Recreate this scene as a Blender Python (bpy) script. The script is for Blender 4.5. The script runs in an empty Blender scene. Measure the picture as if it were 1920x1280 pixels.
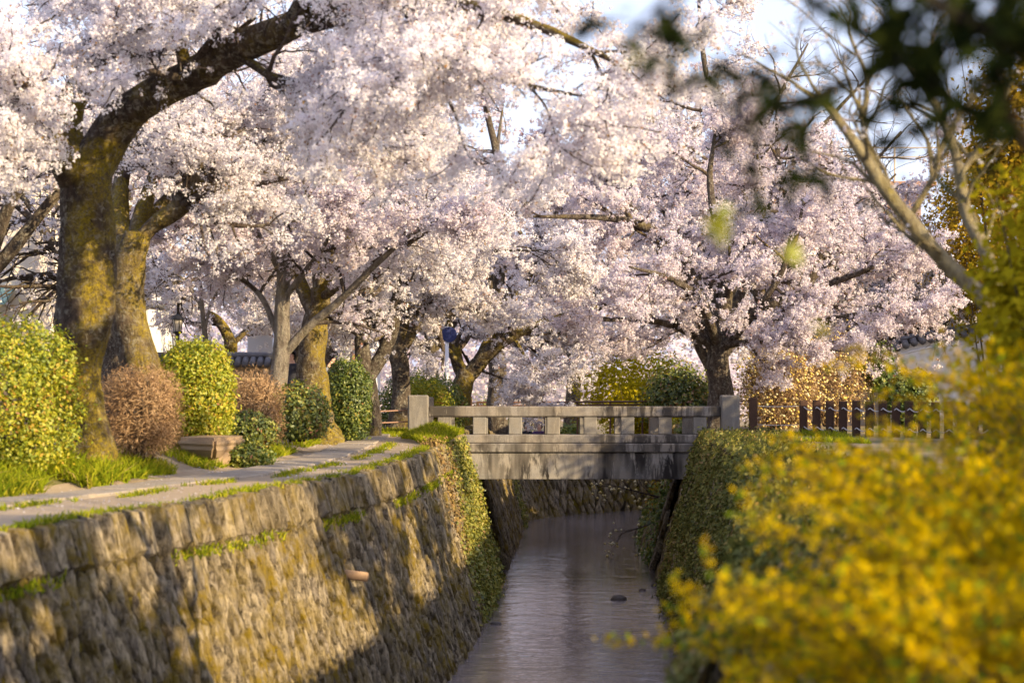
import bpy, bmesh, math, random
import numpy as np
from mathutils import Vector, Matrix

# ------------------------------------------------------------------ camera, world, sun, exposure
SC = bpy.context.scene
COL = SC.collection
RNG = np.random.default_rng(7)
random.seed(7)
FPX, CX, HY, CAMZ = 4533.0, 960.0, 679.0, 1.56     # 85 mm lens in 1920 px, horizon row, eye height

cam_d = bpy.data.cameras.new('camera'); cam = bpy.data.objects.new('camera', cam_d); COL.objects.link(cam)
cam.location = (0, 0, CAMZ); cam.rotation_euler = (math.radians(90), 0, 0)
cam_d.lens = 85; cam_d.sensor_width = 36; cam_d.shift_y = 39 / 1920
cam_d.clip_start = 0.1; cam_d.clip_end = 3000
cam_d.dof.use_dof = True; cam_d.dof.focus_distance = 53.0; cam_d.dof.aperture_fstop = 1.9; cam_d.dof.aperture_blades = 0
SC.camera = cam

SUN_EL, SUN_AZ = 20.0, math.degrees(math.atan2(0.80, -0.60))
world = bpy.data.worlds.new('World'); SC.world = world; world.use_nodes = True
wn = world.node_tree; wn.nodes.clear()
sky = wn.nodes.new('ShaderNodeTexSky'); sky.sky_type = 'NISHITA'; sky.sun_disc = False
sky.sun_elevation = math.radians(SUN_EL); sky.sun_rotation = math.radians(SUN_AZ)
sky.air_density = 1.0; sky.dust_density = 1.5; sky.ozone_density = 1.0; sky.altitude = 50
wmix = wn.nodes.new('ShaderNodeMix'); wmix.data_type = 'RGBA'; wmix.inputs[0].default_value = 0.62   # thin high haze
wmix.inputs[7].default_value = (4.5, 4.75, 6.7, 1)
bg = wn.nodes.new('ShaderNodeBackground'); bg.inputs[1].default_value = 0.125
wo = wn.nodes.new('ShaderNodeOutputWorld')
wn.links.new(sky.outputs[0], wmix.inputs[6]); wn.links.new(wmix.outputs[2], bg.inputs[0]); wn.links.new(bg.outputs[0], wo.inputs[0])

sun_d = bpy.data.lights.new('sun', 'SUN'); sun = bpy.data.objects.new('sun', sun_d); COL.objects.link(sun)
sun_d.energy = 5.0; sun_d.angle = math.radians(0.53); sun_d.color = (1.0, 0.79, 0.48)
_e, _a = math.radians(SUN_EL), math.radians(SUN_AZ)
TOSUN = Vector((math.sin(_a) * math.cos(_e), math.cos(_a) * math.cos(_e), math.sin(_e)))
sun.rotation_euler = TOSUN.to_track_quat('Z', 'Y').to_euler(); sun.location = (30, -30, 30)

SC.view_settings.view_transform = 'Standard'; SC.view_settings.look = 'None'
SC.view_settings.exposure = 1.0; SC.view_settings.gamma = 1.0
SC.view_settings.use_curve_mapping = False
SC.render.engine = 'CYCLES'
SC.cycles.max_bounces = 8; SC.cycles.transparent_max_bounces = 8; SC.cycles.diffuse_bounces = 3
SC.cycles.glossy_bounces = 3; SC.cycles.transmission_bounces = 4; SC.cycles.caustics_reflective = False
SC.cycles.caustics_refractive = False

# ------------------------------------------------------------------ material helpers
class NT:
    def __init__(s, name):
        s.m = bpy.data.materials.new(name); s.m.use_nodes = True
        s.t = s.m.node_tree; s.t.nodes.clear()
        s.out = s.t.nodes.new('ShaderNodeOutputMaterial')
    def n(s, typ, ins=None, **kw):
        nd = s.t.nodes.new('ShaderNode' + typ)
        for k, v in kw.items(): setattr(nd, k, v)
        for k, v in (ins or {}).items():
            if isinstance(v, tuple) and len(v) == 2 and hasattr(v[0], 'outputs'): s.t.links.new(v[0].outputs[v[1]], nd.inputs[k])
            elif hasattr(v, 'outputs'): s.t.links.new(v.outputs[0], nd.inputs[k])
            else:
                if isinstance(v, (tuple, list)) and len(v) == 3 and nd.inputs[k].type == 'RGBA': v = (*v, 1)
                nd.inputs[k].default_value = v
        return nd
    def ramp(s, fac, stops):
        nd = s.t.nodes.new('ShaderNodeValToRGB'); cr = nd.color_ramp
        while len(cr.elements) < len(stops): cr.elements.new(0.5)
        for e, (p, c) in zip(cr.elements, stops):
            e.position = p; e.color = (*c, 1) if not isinstance(c, (int, float)) else (c, c, c, 1)
        s.t.links.new(fac.outputs[0] if hasattr(fac, 'outputs') else fac, nd.inputs[0])
        return nd
    def pos(s, scale=(1, 1, 1)):
        g = s.n('NewGeometry')
        return s.n('Mapping', {0: (g, 0), 3: scale})
    def objco(s, scale=(1, 1, 1)):
        g = s.n('TexCoord')
        return s.n('Mapping', {0: (g, 3), 3: scale})
    def noise(s, vec, scale, detail=4, rough=0.55, dist=0.0):
        return s.n('TexNoise', {'Vector': vec, 'Scale': scale, 'Detail': detail, 'Roughness': rough, 'Distortion': dist})
    def mix(s, fac, a, b, blend='MIX'):
        nd = s.t.nodes.new('ShaderNodeMix'); nd.data_type = 'RGBA'; nd.blend_type = blend
        for i, v in ((0, fac), (6, a), (7, b)):
            if hasattr(v, 'outputs'): s.t.links.new(v.outputs[2] if v.bl_idname == 'ShaderNodeMix' else v.outputs[0], nd.inputs[i])
            elif hasattr(v, 'is_output'): s.t.links.new(v, nd.inputs[i])
            else: nd.inputs[i].default_value = (*v, 1) if isinstance(v, tuple) else v
        return nd
    def math(s, op, a, b=0.0, clamp=False):
        nd = s.t.nodes.new('ShaderNodeMath'); nd.operation = op; nd.use_clamp = clamp
        for i, v in ((0, a), (1, b)):
            if hasattr(v, 'outputs'): s.t.links.new(v.outputs[0], nd.inputs[i])
            elif hasattr(v, 'is_output'): s.t.links.new(v, nd.inputs[i])
            else: nd.inputs[i].default_value = v
        return nd
    def bsdf(s, col, rough=0.8, bump=None, bstr=0.3, bdist=0.02, spec=0.3, **kw):
        p = s.t.nodes.new('ShaderNodeBsdfPrincipled')
        if hasattr(col, 'outputs'): s.t.links.new(col.outputs[2] if col.bl_idname == 'ShaderNodeMix' else col.outputs[0], p.inputs['Base Color'])
        else: p.inputs['Base Color'].default_value = (*col, 1)
        if hasattr(rough, 'outputs'): s.t.links.new(rough.outputs[0], p.inputs['Roughness'])
        else: p.inputs['Roughness'].default_value = rough
        p.inputs['Specular IOR Level'].default_value = spec
        for k, v in kw.items(): p.inputs[k].default_value = v
        if bump is not None:
            b = s.n('Bump', {'Strength': bstr, 'Distance': bdist, 'Height': bump}); s.t.links.new(b.outputs[0], p.inputs['Normal'])
        s.t.links.new(p.outputs[0], s.out.inputs[0])
        return p

def leaf_mat(name, stops, trans=0.35, tcol=None, rough=0.6, gloss=0.0):
    """thin leaf or petal: colour from a per-leaf random number"""
    t = NT(name)
    a = t.n('Attribute', attribute_name='rnd')
    c = t.ramp((a.outputs[2]), stops)
    d = t.n('BsdfDiffuse', {0: c})
    tr = t.n('BsdfTranslucent', {0: c})
    mx = t.n('MixShader', {0: trans, 1: d, 2: tr})
    last = mx
    if gloss > 0:
        g = t.n('BsdfGlossy', {0: (1, 1, 1, 1), 'Roughness': rough})
        last = t.n('MixShader', {0: gloss, 1: mx, 2: g})
    t.t.links.new(last.outputs[0], t.out.inputs[0])
    return t.m

def flat(name, col, rough=0.7, var=0.25, sc=6.0, bstr=0.25, metal=0.0, spec=0.3):
    """plain material with grain"""
    t = NT(name); v = t.objco()
    n = t.noise(v, sc, 6, 0.6); n2 = t.noise(v, sc * 9, 3, 0.6)
    f = t.mix(0.4, n, n2)
    lo = tuple(c * (1 - var) for c in col); hi = tuple(min(1, c * (1 + var)) for c in col)
    c = t.mix(t.ramp(f.outputs[2], [(0.3, 0.0), (0.7, 1.0)]), lo, hi)
    t.bsdf(c, rough, n2, bstr, 0.01, spec, Metallic=metal)
    return t.m

def bark_mat(name, base, dark, moss, moss_amt, lichen_amt, scale=1.0):
    t = NT(name); v = t.pos()
    vs = t.pos((1, 1, 0.35))
    n1 = t.noise(vs, 9 * scale, 8, 0.65, 0.4)
    n2 = t.noise(v, 2.1 * scale, 4, 0.6)
    n3 = t.noise(v, 11 * scale, 8, 0.72, 0.9)
    n4 = t.noise(v, 1.3 * scale, 3, 0.5)
    c = t.mix(t.ramp(n1, [(0.33, 0.0), (0.66, 1.0)]), dark, base)
    lm = t.math('MULTIPLY', t.ramp(n3, [(0.50, 0.0), (0.62, 1.0)]), t.ramp(n2, [(0.62 - lichen_amt * 0.4, 0.0), (0.70 - lichen_amt * 0.3, 1.0)]))
    c = t.mix(t.math('MULTIPLY', lm, 0.75), c, t.mix(n1, (0.20, 0.18, 0.14), (0.40, 0.37, 0.29)))
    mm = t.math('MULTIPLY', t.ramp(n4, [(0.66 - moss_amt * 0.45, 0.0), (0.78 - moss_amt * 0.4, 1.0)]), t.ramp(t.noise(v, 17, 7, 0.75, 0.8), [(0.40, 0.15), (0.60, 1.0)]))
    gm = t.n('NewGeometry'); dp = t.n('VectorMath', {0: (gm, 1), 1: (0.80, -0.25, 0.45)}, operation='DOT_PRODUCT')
    side = t.ramp(t.math('ADD', t.math('MULTIPLY', dp.outputs[1], 0.35), t.math('MULTIPLY', n2, 0.9)), [(0.36, 0.0), (0.62, 1.0)])  # moss kept to the sun-facing side, sunlit gold painted into its colour
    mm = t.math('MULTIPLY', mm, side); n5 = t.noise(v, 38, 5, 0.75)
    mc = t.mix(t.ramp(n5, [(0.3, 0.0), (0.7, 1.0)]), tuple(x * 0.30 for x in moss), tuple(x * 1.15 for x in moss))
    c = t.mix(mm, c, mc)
    h = t.math('ADD', t.math('MULTIPLY', n1, 1.4), t.math('MULTIPLY', n3, 0.8))
    t.bsdf(c, 0.9, h, 1.0, 0.07, 0.15)
    return t.m

M = {}
# petals, leaves
PETAL = [(0.0, (0.72, 0.66, 0.69)), (0.35, (0.80, 0.76, 0.775)), (0.78, (0.84, 0.81, 0.815)), (0.90, (0.70, 0.58, 0.60)), (0.95, (0.32, 0.17, 0.12)), (1.0, (0.40, 0.26, 0.09))]
M['petal'] = leaf_mat('cherry_petal', PETAL, 0.5)
PETAL2 = [(0.0, (0.67, 0.585, 0.635)), (0.4, (0.75, 0.685, 0.72)), (0.8, (0.80, 0.75, 0.765)), (0.92, (0.62, 0.48, 0.52)), (0.96, (0.38, 0.19, 0.14)), (1.0, (0.36, 0.26, 0.1))]
M['petal_near'] = leaf_mat('pale_cherry_petal', [(p_, tuple(min(.92, x * 1.12) for x in c_)) if p_ < .9 else (p_, c_) for p_, c_ in PETAL], 0.55)
M['petal_pink'] = leaf_mat('pink_cherry_petal', PETAL2, 0.5)
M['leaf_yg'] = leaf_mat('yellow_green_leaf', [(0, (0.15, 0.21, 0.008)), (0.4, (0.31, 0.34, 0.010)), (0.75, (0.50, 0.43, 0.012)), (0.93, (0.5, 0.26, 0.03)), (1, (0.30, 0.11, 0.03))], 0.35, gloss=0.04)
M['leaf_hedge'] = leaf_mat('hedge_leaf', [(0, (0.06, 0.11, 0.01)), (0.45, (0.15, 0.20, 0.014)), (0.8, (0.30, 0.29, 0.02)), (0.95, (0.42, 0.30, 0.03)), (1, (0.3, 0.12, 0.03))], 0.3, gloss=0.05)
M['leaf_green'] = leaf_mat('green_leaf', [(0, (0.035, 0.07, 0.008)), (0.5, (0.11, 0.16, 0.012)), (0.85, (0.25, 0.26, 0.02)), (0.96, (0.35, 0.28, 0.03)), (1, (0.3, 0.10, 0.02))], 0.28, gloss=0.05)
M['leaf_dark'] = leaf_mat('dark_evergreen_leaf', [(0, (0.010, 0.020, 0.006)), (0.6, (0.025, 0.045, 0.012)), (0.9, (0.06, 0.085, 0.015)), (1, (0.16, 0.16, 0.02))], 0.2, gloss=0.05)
M['leaf_painted_shade'] = leaf_mat('evergreen_leaf_painted_shade', [(0, (0.006, 0.010, 0.004)), (0.7, (0.018, 0.028, 0.008)), (1, (0.06, 0.07, 0.012))], 0.15)  # shade painted into the leaf colour of the near evergreen
M['leaf_mixed'] = leaf_mat('mixed_shrub_leaf', [(0, (0.04, 0.07, 0.015)), (0.40, (0.12, 0.16, 0.02)), (0.72, (0.32, 0.32, 0.025)), (0.88, (0.28, 0.10, 0.05)), (1, (0.45, 0.3, 0.03))], 0.3, gloss=0.05)
M['leaf_ivy'] = leaf_mat('ivy_leaf', [(0, (0.05, 0.06, 0.014)), (0.5, (0.125, 0.13, 0.026)), (0.85, (0.23, 0.2, 0.05)), (0.95, (0.28, 0.17, 0.06)), (1, (0.3, 0.21, 0.09))], 0.2, gloss=0.015, rough=0.5)
M['leaf_ivy_gold'] = leaf_mat('golden_ivy_leaf', [(0, (0.07, 0.09, 0.015)), (0.4, (0.17, 0.18, 0.02)), (0.8, (0.32, 0.28, 0.03)), (1, (0.3, 0.17, 0.06))], 0.25, gloss=0.04)
M['leaf_gold'] = leaf_mat('golden_leaf', [(0, (0.16, 0.12, 0.012)), (0.5, (0.36, 0.23, 0.02)), (0.85, (0.5, 0.33, 0.03)), (1, (0.42, 0.18, 0.03))], 0.35)
M['leaf_yellow'] = leaf_mat('yellow_spring_leaf', [(0, (0.22, 0.19, 0.01)), (0.5, (0.46, 0.37, 0.012)), (0.9, (0.6, 0.47, 0.02)), (1, (0.3, 0.24, 0.03))], 0.4)
M['forsythia'] = leaf_mat('forsythia_petal', [(0, (0.42, 0.265, 0.001)), (0.5, (0.60, 0.405, 0.0015)), (1, (0.70, 0.50, 0.003))], 0.3)
M['leaf_fresh'] = leaf_mat('fresh_leaf', [(0, (0.08, 0.14, 0.01)), (0.6, (0.19, 0.26, 0.015)), (1, (0.38, 0.34, 0.02))], 0.4)
M['twig_brown'] = leaf_mat('dry_twig', [(0, (0.15, 0.085, 0.045)), (0.5, (0.34, 0.215, 0.115)), (1, (0.56, 0.39, 0.23))], 0.1)
M['dry_vine'] = leaf_mat('dry_vine_leaf', [(0, (0.10, 0.06, 0.03)), (0.6, (0.22, 0.14, 0.06)), (1, (0.34, 0.24, 0.08))], 0.1)
M['grass'] = leaf_mat('grass_blade', [(0, (0.10, 0.15, 0.010)), (0.5, (0.24, 0.28, 0.014)), (0.85, (0.42, 0.38, 0.03)), (1, (0.42, 0.32, 0.12))], 0.35)
M['mitsumata'] = leaf_mat('paperbush_flower', [(0, (0.66, 0.46, 0.09)), (0.6, (0.76, 0.62, 0.27)), (1, (0.80, 0.73, 0.50))], 0.15)
# bark
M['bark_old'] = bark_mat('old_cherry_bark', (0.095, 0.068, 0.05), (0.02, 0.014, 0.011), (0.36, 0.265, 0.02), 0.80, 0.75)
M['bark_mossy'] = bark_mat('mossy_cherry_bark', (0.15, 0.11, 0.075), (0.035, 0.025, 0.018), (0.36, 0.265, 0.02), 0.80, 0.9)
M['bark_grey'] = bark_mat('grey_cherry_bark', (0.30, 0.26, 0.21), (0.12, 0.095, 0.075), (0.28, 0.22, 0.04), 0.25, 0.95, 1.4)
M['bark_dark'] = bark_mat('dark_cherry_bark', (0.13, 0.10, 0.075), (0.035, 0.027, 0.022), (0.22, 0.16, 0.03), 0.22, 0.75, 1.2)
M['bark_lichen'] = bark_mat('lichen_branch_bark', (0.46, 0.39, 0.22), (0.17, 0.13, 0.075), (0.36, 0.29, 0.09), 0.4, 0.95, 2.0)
M['branch'] = bark_mat('small_branch_bark', (0.15, 0.11, 0.085), (0.05, 0.036, 0.03), (0.27, 0.2, 0.05), 0.25, 0.5, 2.0)
M['branch_black'] = bark_mat('black_branch_bark', (0.05, 0.035, 0.025), (0.02, 0.014, 0.01), (0.08, 0.06, 0.02), 0.2, 0.1, 2.0)

def stone_mat():
    t = NT('wall_stone'); v = t.pos(); vs = t.pos((1, 1, 0.45))
    oi = t.n('ObjectInfo'); a = t.n('Attribute', attribute_name='rnd')
    r = t.math('FRACT', t.math('ADD', oi.outputs[5], a.outputs[2]))
    n1 = t.noise(v, 5.5, 6, 0.65, 0.5); n2 = t.noise(vs, 11, 7, 0.7, 0.6); n3 = t.noise(v, 40, 4, 0.7); n4 = t.noise(t.pos((0.55, 0.55, 0.8)), 1.6, 5, 0.6, 0.5)
    c = t.ramp(r, [(0, (0.17, 0.138, 0.09)), (0.3, (0.35, 0.28, 0.175)), (0.7, (0.46, 0.375, 0.24)), (1, (0.28, 0.23, 0.17))])
    c = t.mix(t.ramp(n2, [(0.38, 0.0), (0.60, 1.0)]), (0.055, 0.04, 0.024), c)
    c = t.mix(t.ramp(n3, [(0.55, 0.0), (0.75, 0.55)]), c, (0.47, 0.42, 0.34))
    ms = t.math('MULTIPLY', t.ramp(n4, [(0.42, 0.0), (0.60, 1.0)]), t.ramp(n1, [(0.38, 0.0), (0.58, 1.0)]))
    c = t.mix(ms, c, t.mix(n3, (0.10, 0.075, 0.008), (0.29, 0.19, 0.012)))
    h = t.math('ADD', n2, t.math('MULTIPLY', n3, 0.35))
    t.bsdf(c, 0.92, h, 1.0, 0.07, 0.2)
    return t.m
M['stone'] = stone_mat()

def mortar_mat():
    t = NT('mossy_joint_soil'); v = t.pos()
    n1 = t.noise(v, 3.0, 6, 0.65); n2 = t.noise(v, 28, 5, 0.65)
    c = t.mix(t.ramp(n2, [(0.35, 0.0), (0.7, 1.0)]), (0.018, 0.014, 0.009), (0.07, 0.052, 0.028))
    c = t.mix(t.ramp(n1, [(0.45, 0.0), (0.62, 1.0)]), c, t.mix(n2, (0.06, 0.055, 0.008), (0.26, 0.185, 0.014)))
    t.bsdf(c, 0.95, n2, 0.8, 0.05, 0.1)
    return t.m
M['mortar'] = mortar_mat()

def concrete_mat(name, base, streak=0.8):
    """weathered granite with dark water streaks running down"""
    t = NT(name); v = t.pos()
    sp = t.noise(v, 130, 3, 0.75); n1 = t.noise(v, 2.2, 6, 0.6); n2 = t.noise(v, 12, 5, 0.65)
    st = t.noise(t.pos((3.0, 3.0, 0.55)), 1.0, 8, 0.75, 0.35); st2 = t.noise(t.pos((1.1, 1.1, 0.22)), 1.0, 4, 0.6)
    c = t.mix(t.ramp(sp, [(0.36, 0.0), (0.66, 1.0)]), tuple(x * 0.5 for x in base), tuple(min(1, x * 1.45) for x in base))
    c = t.mix(t.ramp(n1, [(0.35, 0.0), (0.68, 0.6)]), c, (base[0] * 1.12, base[1] * 0.98, base[2] * 0.78))
    d = t.math('MULTIPLY', t.ramp(st, [(0.44, 0.0), (0.50, 1.0)]), t.ramp(st2, [(0.40, 0.25), (0.52, 1.0)]))
    d = t.math('MULTIPLY', d, streak)
    c = t.mix(d, c, (0.028, 0.023, 0.02))
    c = t.mix(t.ramp(n2, [(0.62, 0.0), (0.74, 0.6)]), c, (0.09, 0.078, 0.06))
    t.bsdf(c, 0.88, t.math('ADD', sp, n2), 0.45, 0.012, 0.25)
    return t.m
M['granite'] = concrete_mat('bridge_granite', (0.25, 0.228, 0.205), 0.85)
M['post_granite'] = concrete_mat('bridge_post_granite', (0.235, 0.222, 0.205), 0.28)
M['girder'] = concrete_mat('bridge_girder_concrete', (0.29, 0.27, 0.245), 1.0)
M['slab'] = concrete_mat('paving_slab_stone', (0.33, 0.29, 0.24), 0.15)
M['bench'] = concrete_mat('bench_stone', (0.33, 0.24, 0.15), 0.1)

def ground_mat():
    t = NT('bank_soil'); v = t.pos()
    n1 = t.noise(v, 0.8, 6, 0.6); n2 = t.noise(v, 9, 6, 0.65); n3 = t.noise(v, 60, 4, 0.7)
    c = t.mix(n2, (0.16, 0.12, 0.075), (0.36, 0.28, 0.19))
    c = t.mix(t.ramp(n3, [(0.35, 0.0), (0.75, 0.6)]), c, (0.42, 0.35, 0.27))
    c = t.mix(t.ramp(n1, [(0.46, 0.0), (0.62, 0.75)]), c, t.mix(n2, (0.06, 0.08, 0.012), (0.19, 0.19, 0.03)))
    t.bsdf(c, 0.95, t.math('ADD', n2, n3), 0.6, 0.04, 0.1)
    return t.m
M['ground'] = ground_mat()
def dirt_mat():
    t = NT('path_dirt'); v = t.pos()
    n2 = t.noise(v, 5, 6, 0.65); n3 = t.noise(v, 70, 4, 0.7)
    c = t.mix(n2, (0.29, 0.21, 0.125), (0.48, 0.365, 0.235))
    c = t.mix(t.ramp(n3, [(0.4, 0.0), (0.75, 0.7)]), c, (0.46, 0.40, 0.33))
    t.bsdf(c, 0.95, t.math('ADD', n2, n3), 0.6, 0.03, 0.1)
    return t.m
M['dirt'] = dirt_mat()

def water_mat():
    t = NT('canal_water')
    n1 = t.noise(t.pos((0.75, 1.0, 1)), 1.5, 3, 0.55, 0.8); n2 = t.noise(t.pos((0.7, 1.1, 1)), 5.0, 4, 0.65, 0.5); n3 = t.noise(t.pos((0.5, 0.16, 1)), 1.0, 4, 0.6)
    h = t.math('ADD', n1, t.math('MULTIPLY', n2, 0.4))
    c = t.mix(t.ramp(n3, [(0.38, 0.0), (0.65, 1.0)]), (0.16, 0.133, 0.128), (0.27, 0.225, 0.22))
    p = t.bsdf(c, 0.05, h, 1.0, 0.02, 0.5)
    p.inputs['IOR'].default_value = 1.34
    return t.m
M['water'] = water_mat()
M['bed'] = flat('canal_bed_silt', (0.10, 0.08, 0.055), 0.9, 0.4, 3)
M['iron'] = flat('rusty_brown_iron', (0.13, 0.065, 0.04), 0.6, 0.3, 20)
M['darkwood'] = flat('dark_brown_post', (0.06, 0.03, 0.018), 0.8, 0.3, 12, 0.4)
M['rope'] = flat('pale_rope', (0.50, 0.47, 0.45), 0.9, 0.2, 60, 0.5)
M['rope_brown'] = flat('tan_rope', (0.42, 0.25, 0.17), 0.9, 0.25, 60, 0.5)
M['white_metal'] = flat('white_painted_metal', (0.72, 0.73, 0.78), 0.4, 0.05, 5, 0.05)
M['blue_sign'] = flat('blue_sign_face', (0.025, 0.033, 0.11), 0.35, 0.06, 5, 0.03)
M['grey_sign'] = flat('bare_metal_sign_back', (0.50, 0.50, 0.50), 0.45, 0.1, 5, 0.05, 0.2)
M['black_metal'] = flat('black_metal', (0.02, 0.02, 0.023), 0.5, 0.2, 10)
M['lamp_glass'] = flat('frosted_lantern_glass', (0.55, 0.50, 0.42), 0.2, 0.1, 6, 0.02)
M['plaster_cream'] = flat('cream_plaster', (0.74, 0.65, 0.53), 0.9, 0.06, 3, 0.15)
M['plaster_white'] = flat('white_plaster', (0.74, 0.72, 0.72), 0.9, 0.06, 2, 0.15)
M['plaster_tan'] = flat('tan_plaster', (0.52, 0.43, 0.32), 0.9, 0.1, 2, 0.15)
M['plaster_pink'] = flat('pink_tan_siding', (0.28, 0.19, 0.165), 0.85, 0.1, 2, 0.15)
M['white_board'] = flat('white_eave_board', (0.78, 0.75, 0.68), 0.7, 0.06, 3, 0.1)
M['tile'] = flat('grey_roof_tile', (0.13, 0.13, 0.145), 0.55, 0.35, 8, 0.3)
M['copper'] = flat('green_copper_roof', (0.25, 0.42, 0.38), 0.6, 0.15, 5, 0.1)
M['wood'] = flat('brown_timber', (0.36, 0.20, 0.12), 0.75, 0.25, 10, 0.3)
M['wood_pale'] = flat('pale_timber', (0.42, 0.30, 0.17), 0.8, 0.25, 10, 0.3)
M['dark_glass'] = flat('dark_window_glass', (0.012, 0.011, 0.011), 0.12, 0.1, 3, 0.02, 0, 0.5)
M['clay'] = flat('clay_pipe', (0.33, 0.21, 0.12), 0.8, 0.3, 15, 0.4)
M['rock'] = flat('wet_rock', (0.075, 0.06, 0.05), 0.5, 0.4, 8, 0.6)
M['brown_rock'] = flat('earthy_rock', (0.22, 0.165, 0.10), 0.9, 0.4, 9, 0.6)
M['skin'] = flat('skin', (0.60, 0.36, 0.26), 0.55, 0.06, 20, 0.05)
M['hair'] = flat('dark_hair', (0.015, 0.011, 0.01), 0.5, 0.3, 60, 0.4)
M['cloth_grey'] = flat('grey_jacket', (0.20, 0.21, 0.24), 0.85, 0.12, 30, 0.3)
M['cloth_dark'] = flat('dark_trousers', (0.03, 0.03, 0.04), 0.85, 0.15, 30, 0.3)
M['cloth_purple'] = flat('purple_hooded_jacket', (0.085, 0.045, 0.12), 0.85, 0.15, 30, 0.3)
M['cloth_pink'] = flat('pale_pink_top', (0.6, 0.42, 0.42), 0.85, 0.1, 30, 0.3)
M['strap'] = flat('brown_leather_strap', (0.20, 0.09, 0.04), 0.6, 0.2, 30, 0.2)

# ------------------------------------------------------------------ geometry helpers
def W(x, y, Y): return np.array([(x - CX) / FPX * Y, Y, CAMZ + (HY - y) / FPX * Y])
def proj(P):
    Y = np.maximum(P[:, 1], 0.5)
    return CX + FPX * P[:, 0] / Y, HY - FPX * (P[:, 2] - CAMZ) / Y
def nrm(a): return a / np.maximum(np.linalg.norm(a, axis=-1, keepdims=True), 1e-9)

def link(o, parent=None):
    COL.objects.link(o)
    if parent is not None: o.parent = parent
    return o
def root(name, label, cat, loc=(0, 0, 0), group=None, kind=None):
    o = bpy.data.objects.new(name, None); o.empty_display_size = 0.2; o.location = [float(v) for v in loc]
    link(o); tag(o, label, cat, group, kind); return o
def tag(o, label=None, cat=None, group=None, kind=None):
    if label: o['label'] = label
    if cat: o['category'] = cat
    if group: o['group'] = group
    if kind: o['kind'] = kind
    return o
def mesh_arr(name, V, Q, mat, parent=None, rnd=None, smooth=False, kind=None, local=True):
    """V (n,3), Q (m,3 or 4) -> one mesh object; vertices given in world space"""
    V = np.asarray(V, dtype=np.float32)
    if parent is not None and local: V = V - np.array(wloc(parent), dtype=np.float32)
    Q = np.asarray(Q, dtype=np.int32); m, k = Q.shape
    me = bpy.data.meshes.new(name)
    me.vertices.add(len(V)); me.vertices.foreach_set('co', V.ravel())
    me.loops.add(m * k); me.loops.foreach_set('vertex_index', Q.ravel())
    me.polygons.add(m); me.polygons.foreach_set('loop_start', np.arange(0, m * k, k, dtype=np.int32))
    if smooth: me.polygons.foreach_set('use_smooth', np.ones(m, dtype=bool))
    me.update(calc_edges=True)
    if rnd is not None:
        a = me.attributes.new('rnd', 'FLOAT', 'FACE'); a.data.foreach_set('value', np.asarray(rnd, dtype=np.float32))
    me.materials.append(mat)
    o = bpy.data.objects.new(name, me); link(o, parent)
    if kind: o['kind'] = kind
    return o
def wloc(o):
    v = Vector((0, 0, 0))
    while o is not None: v += o.location; o = o.parent
    return tuple(v)
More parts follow.
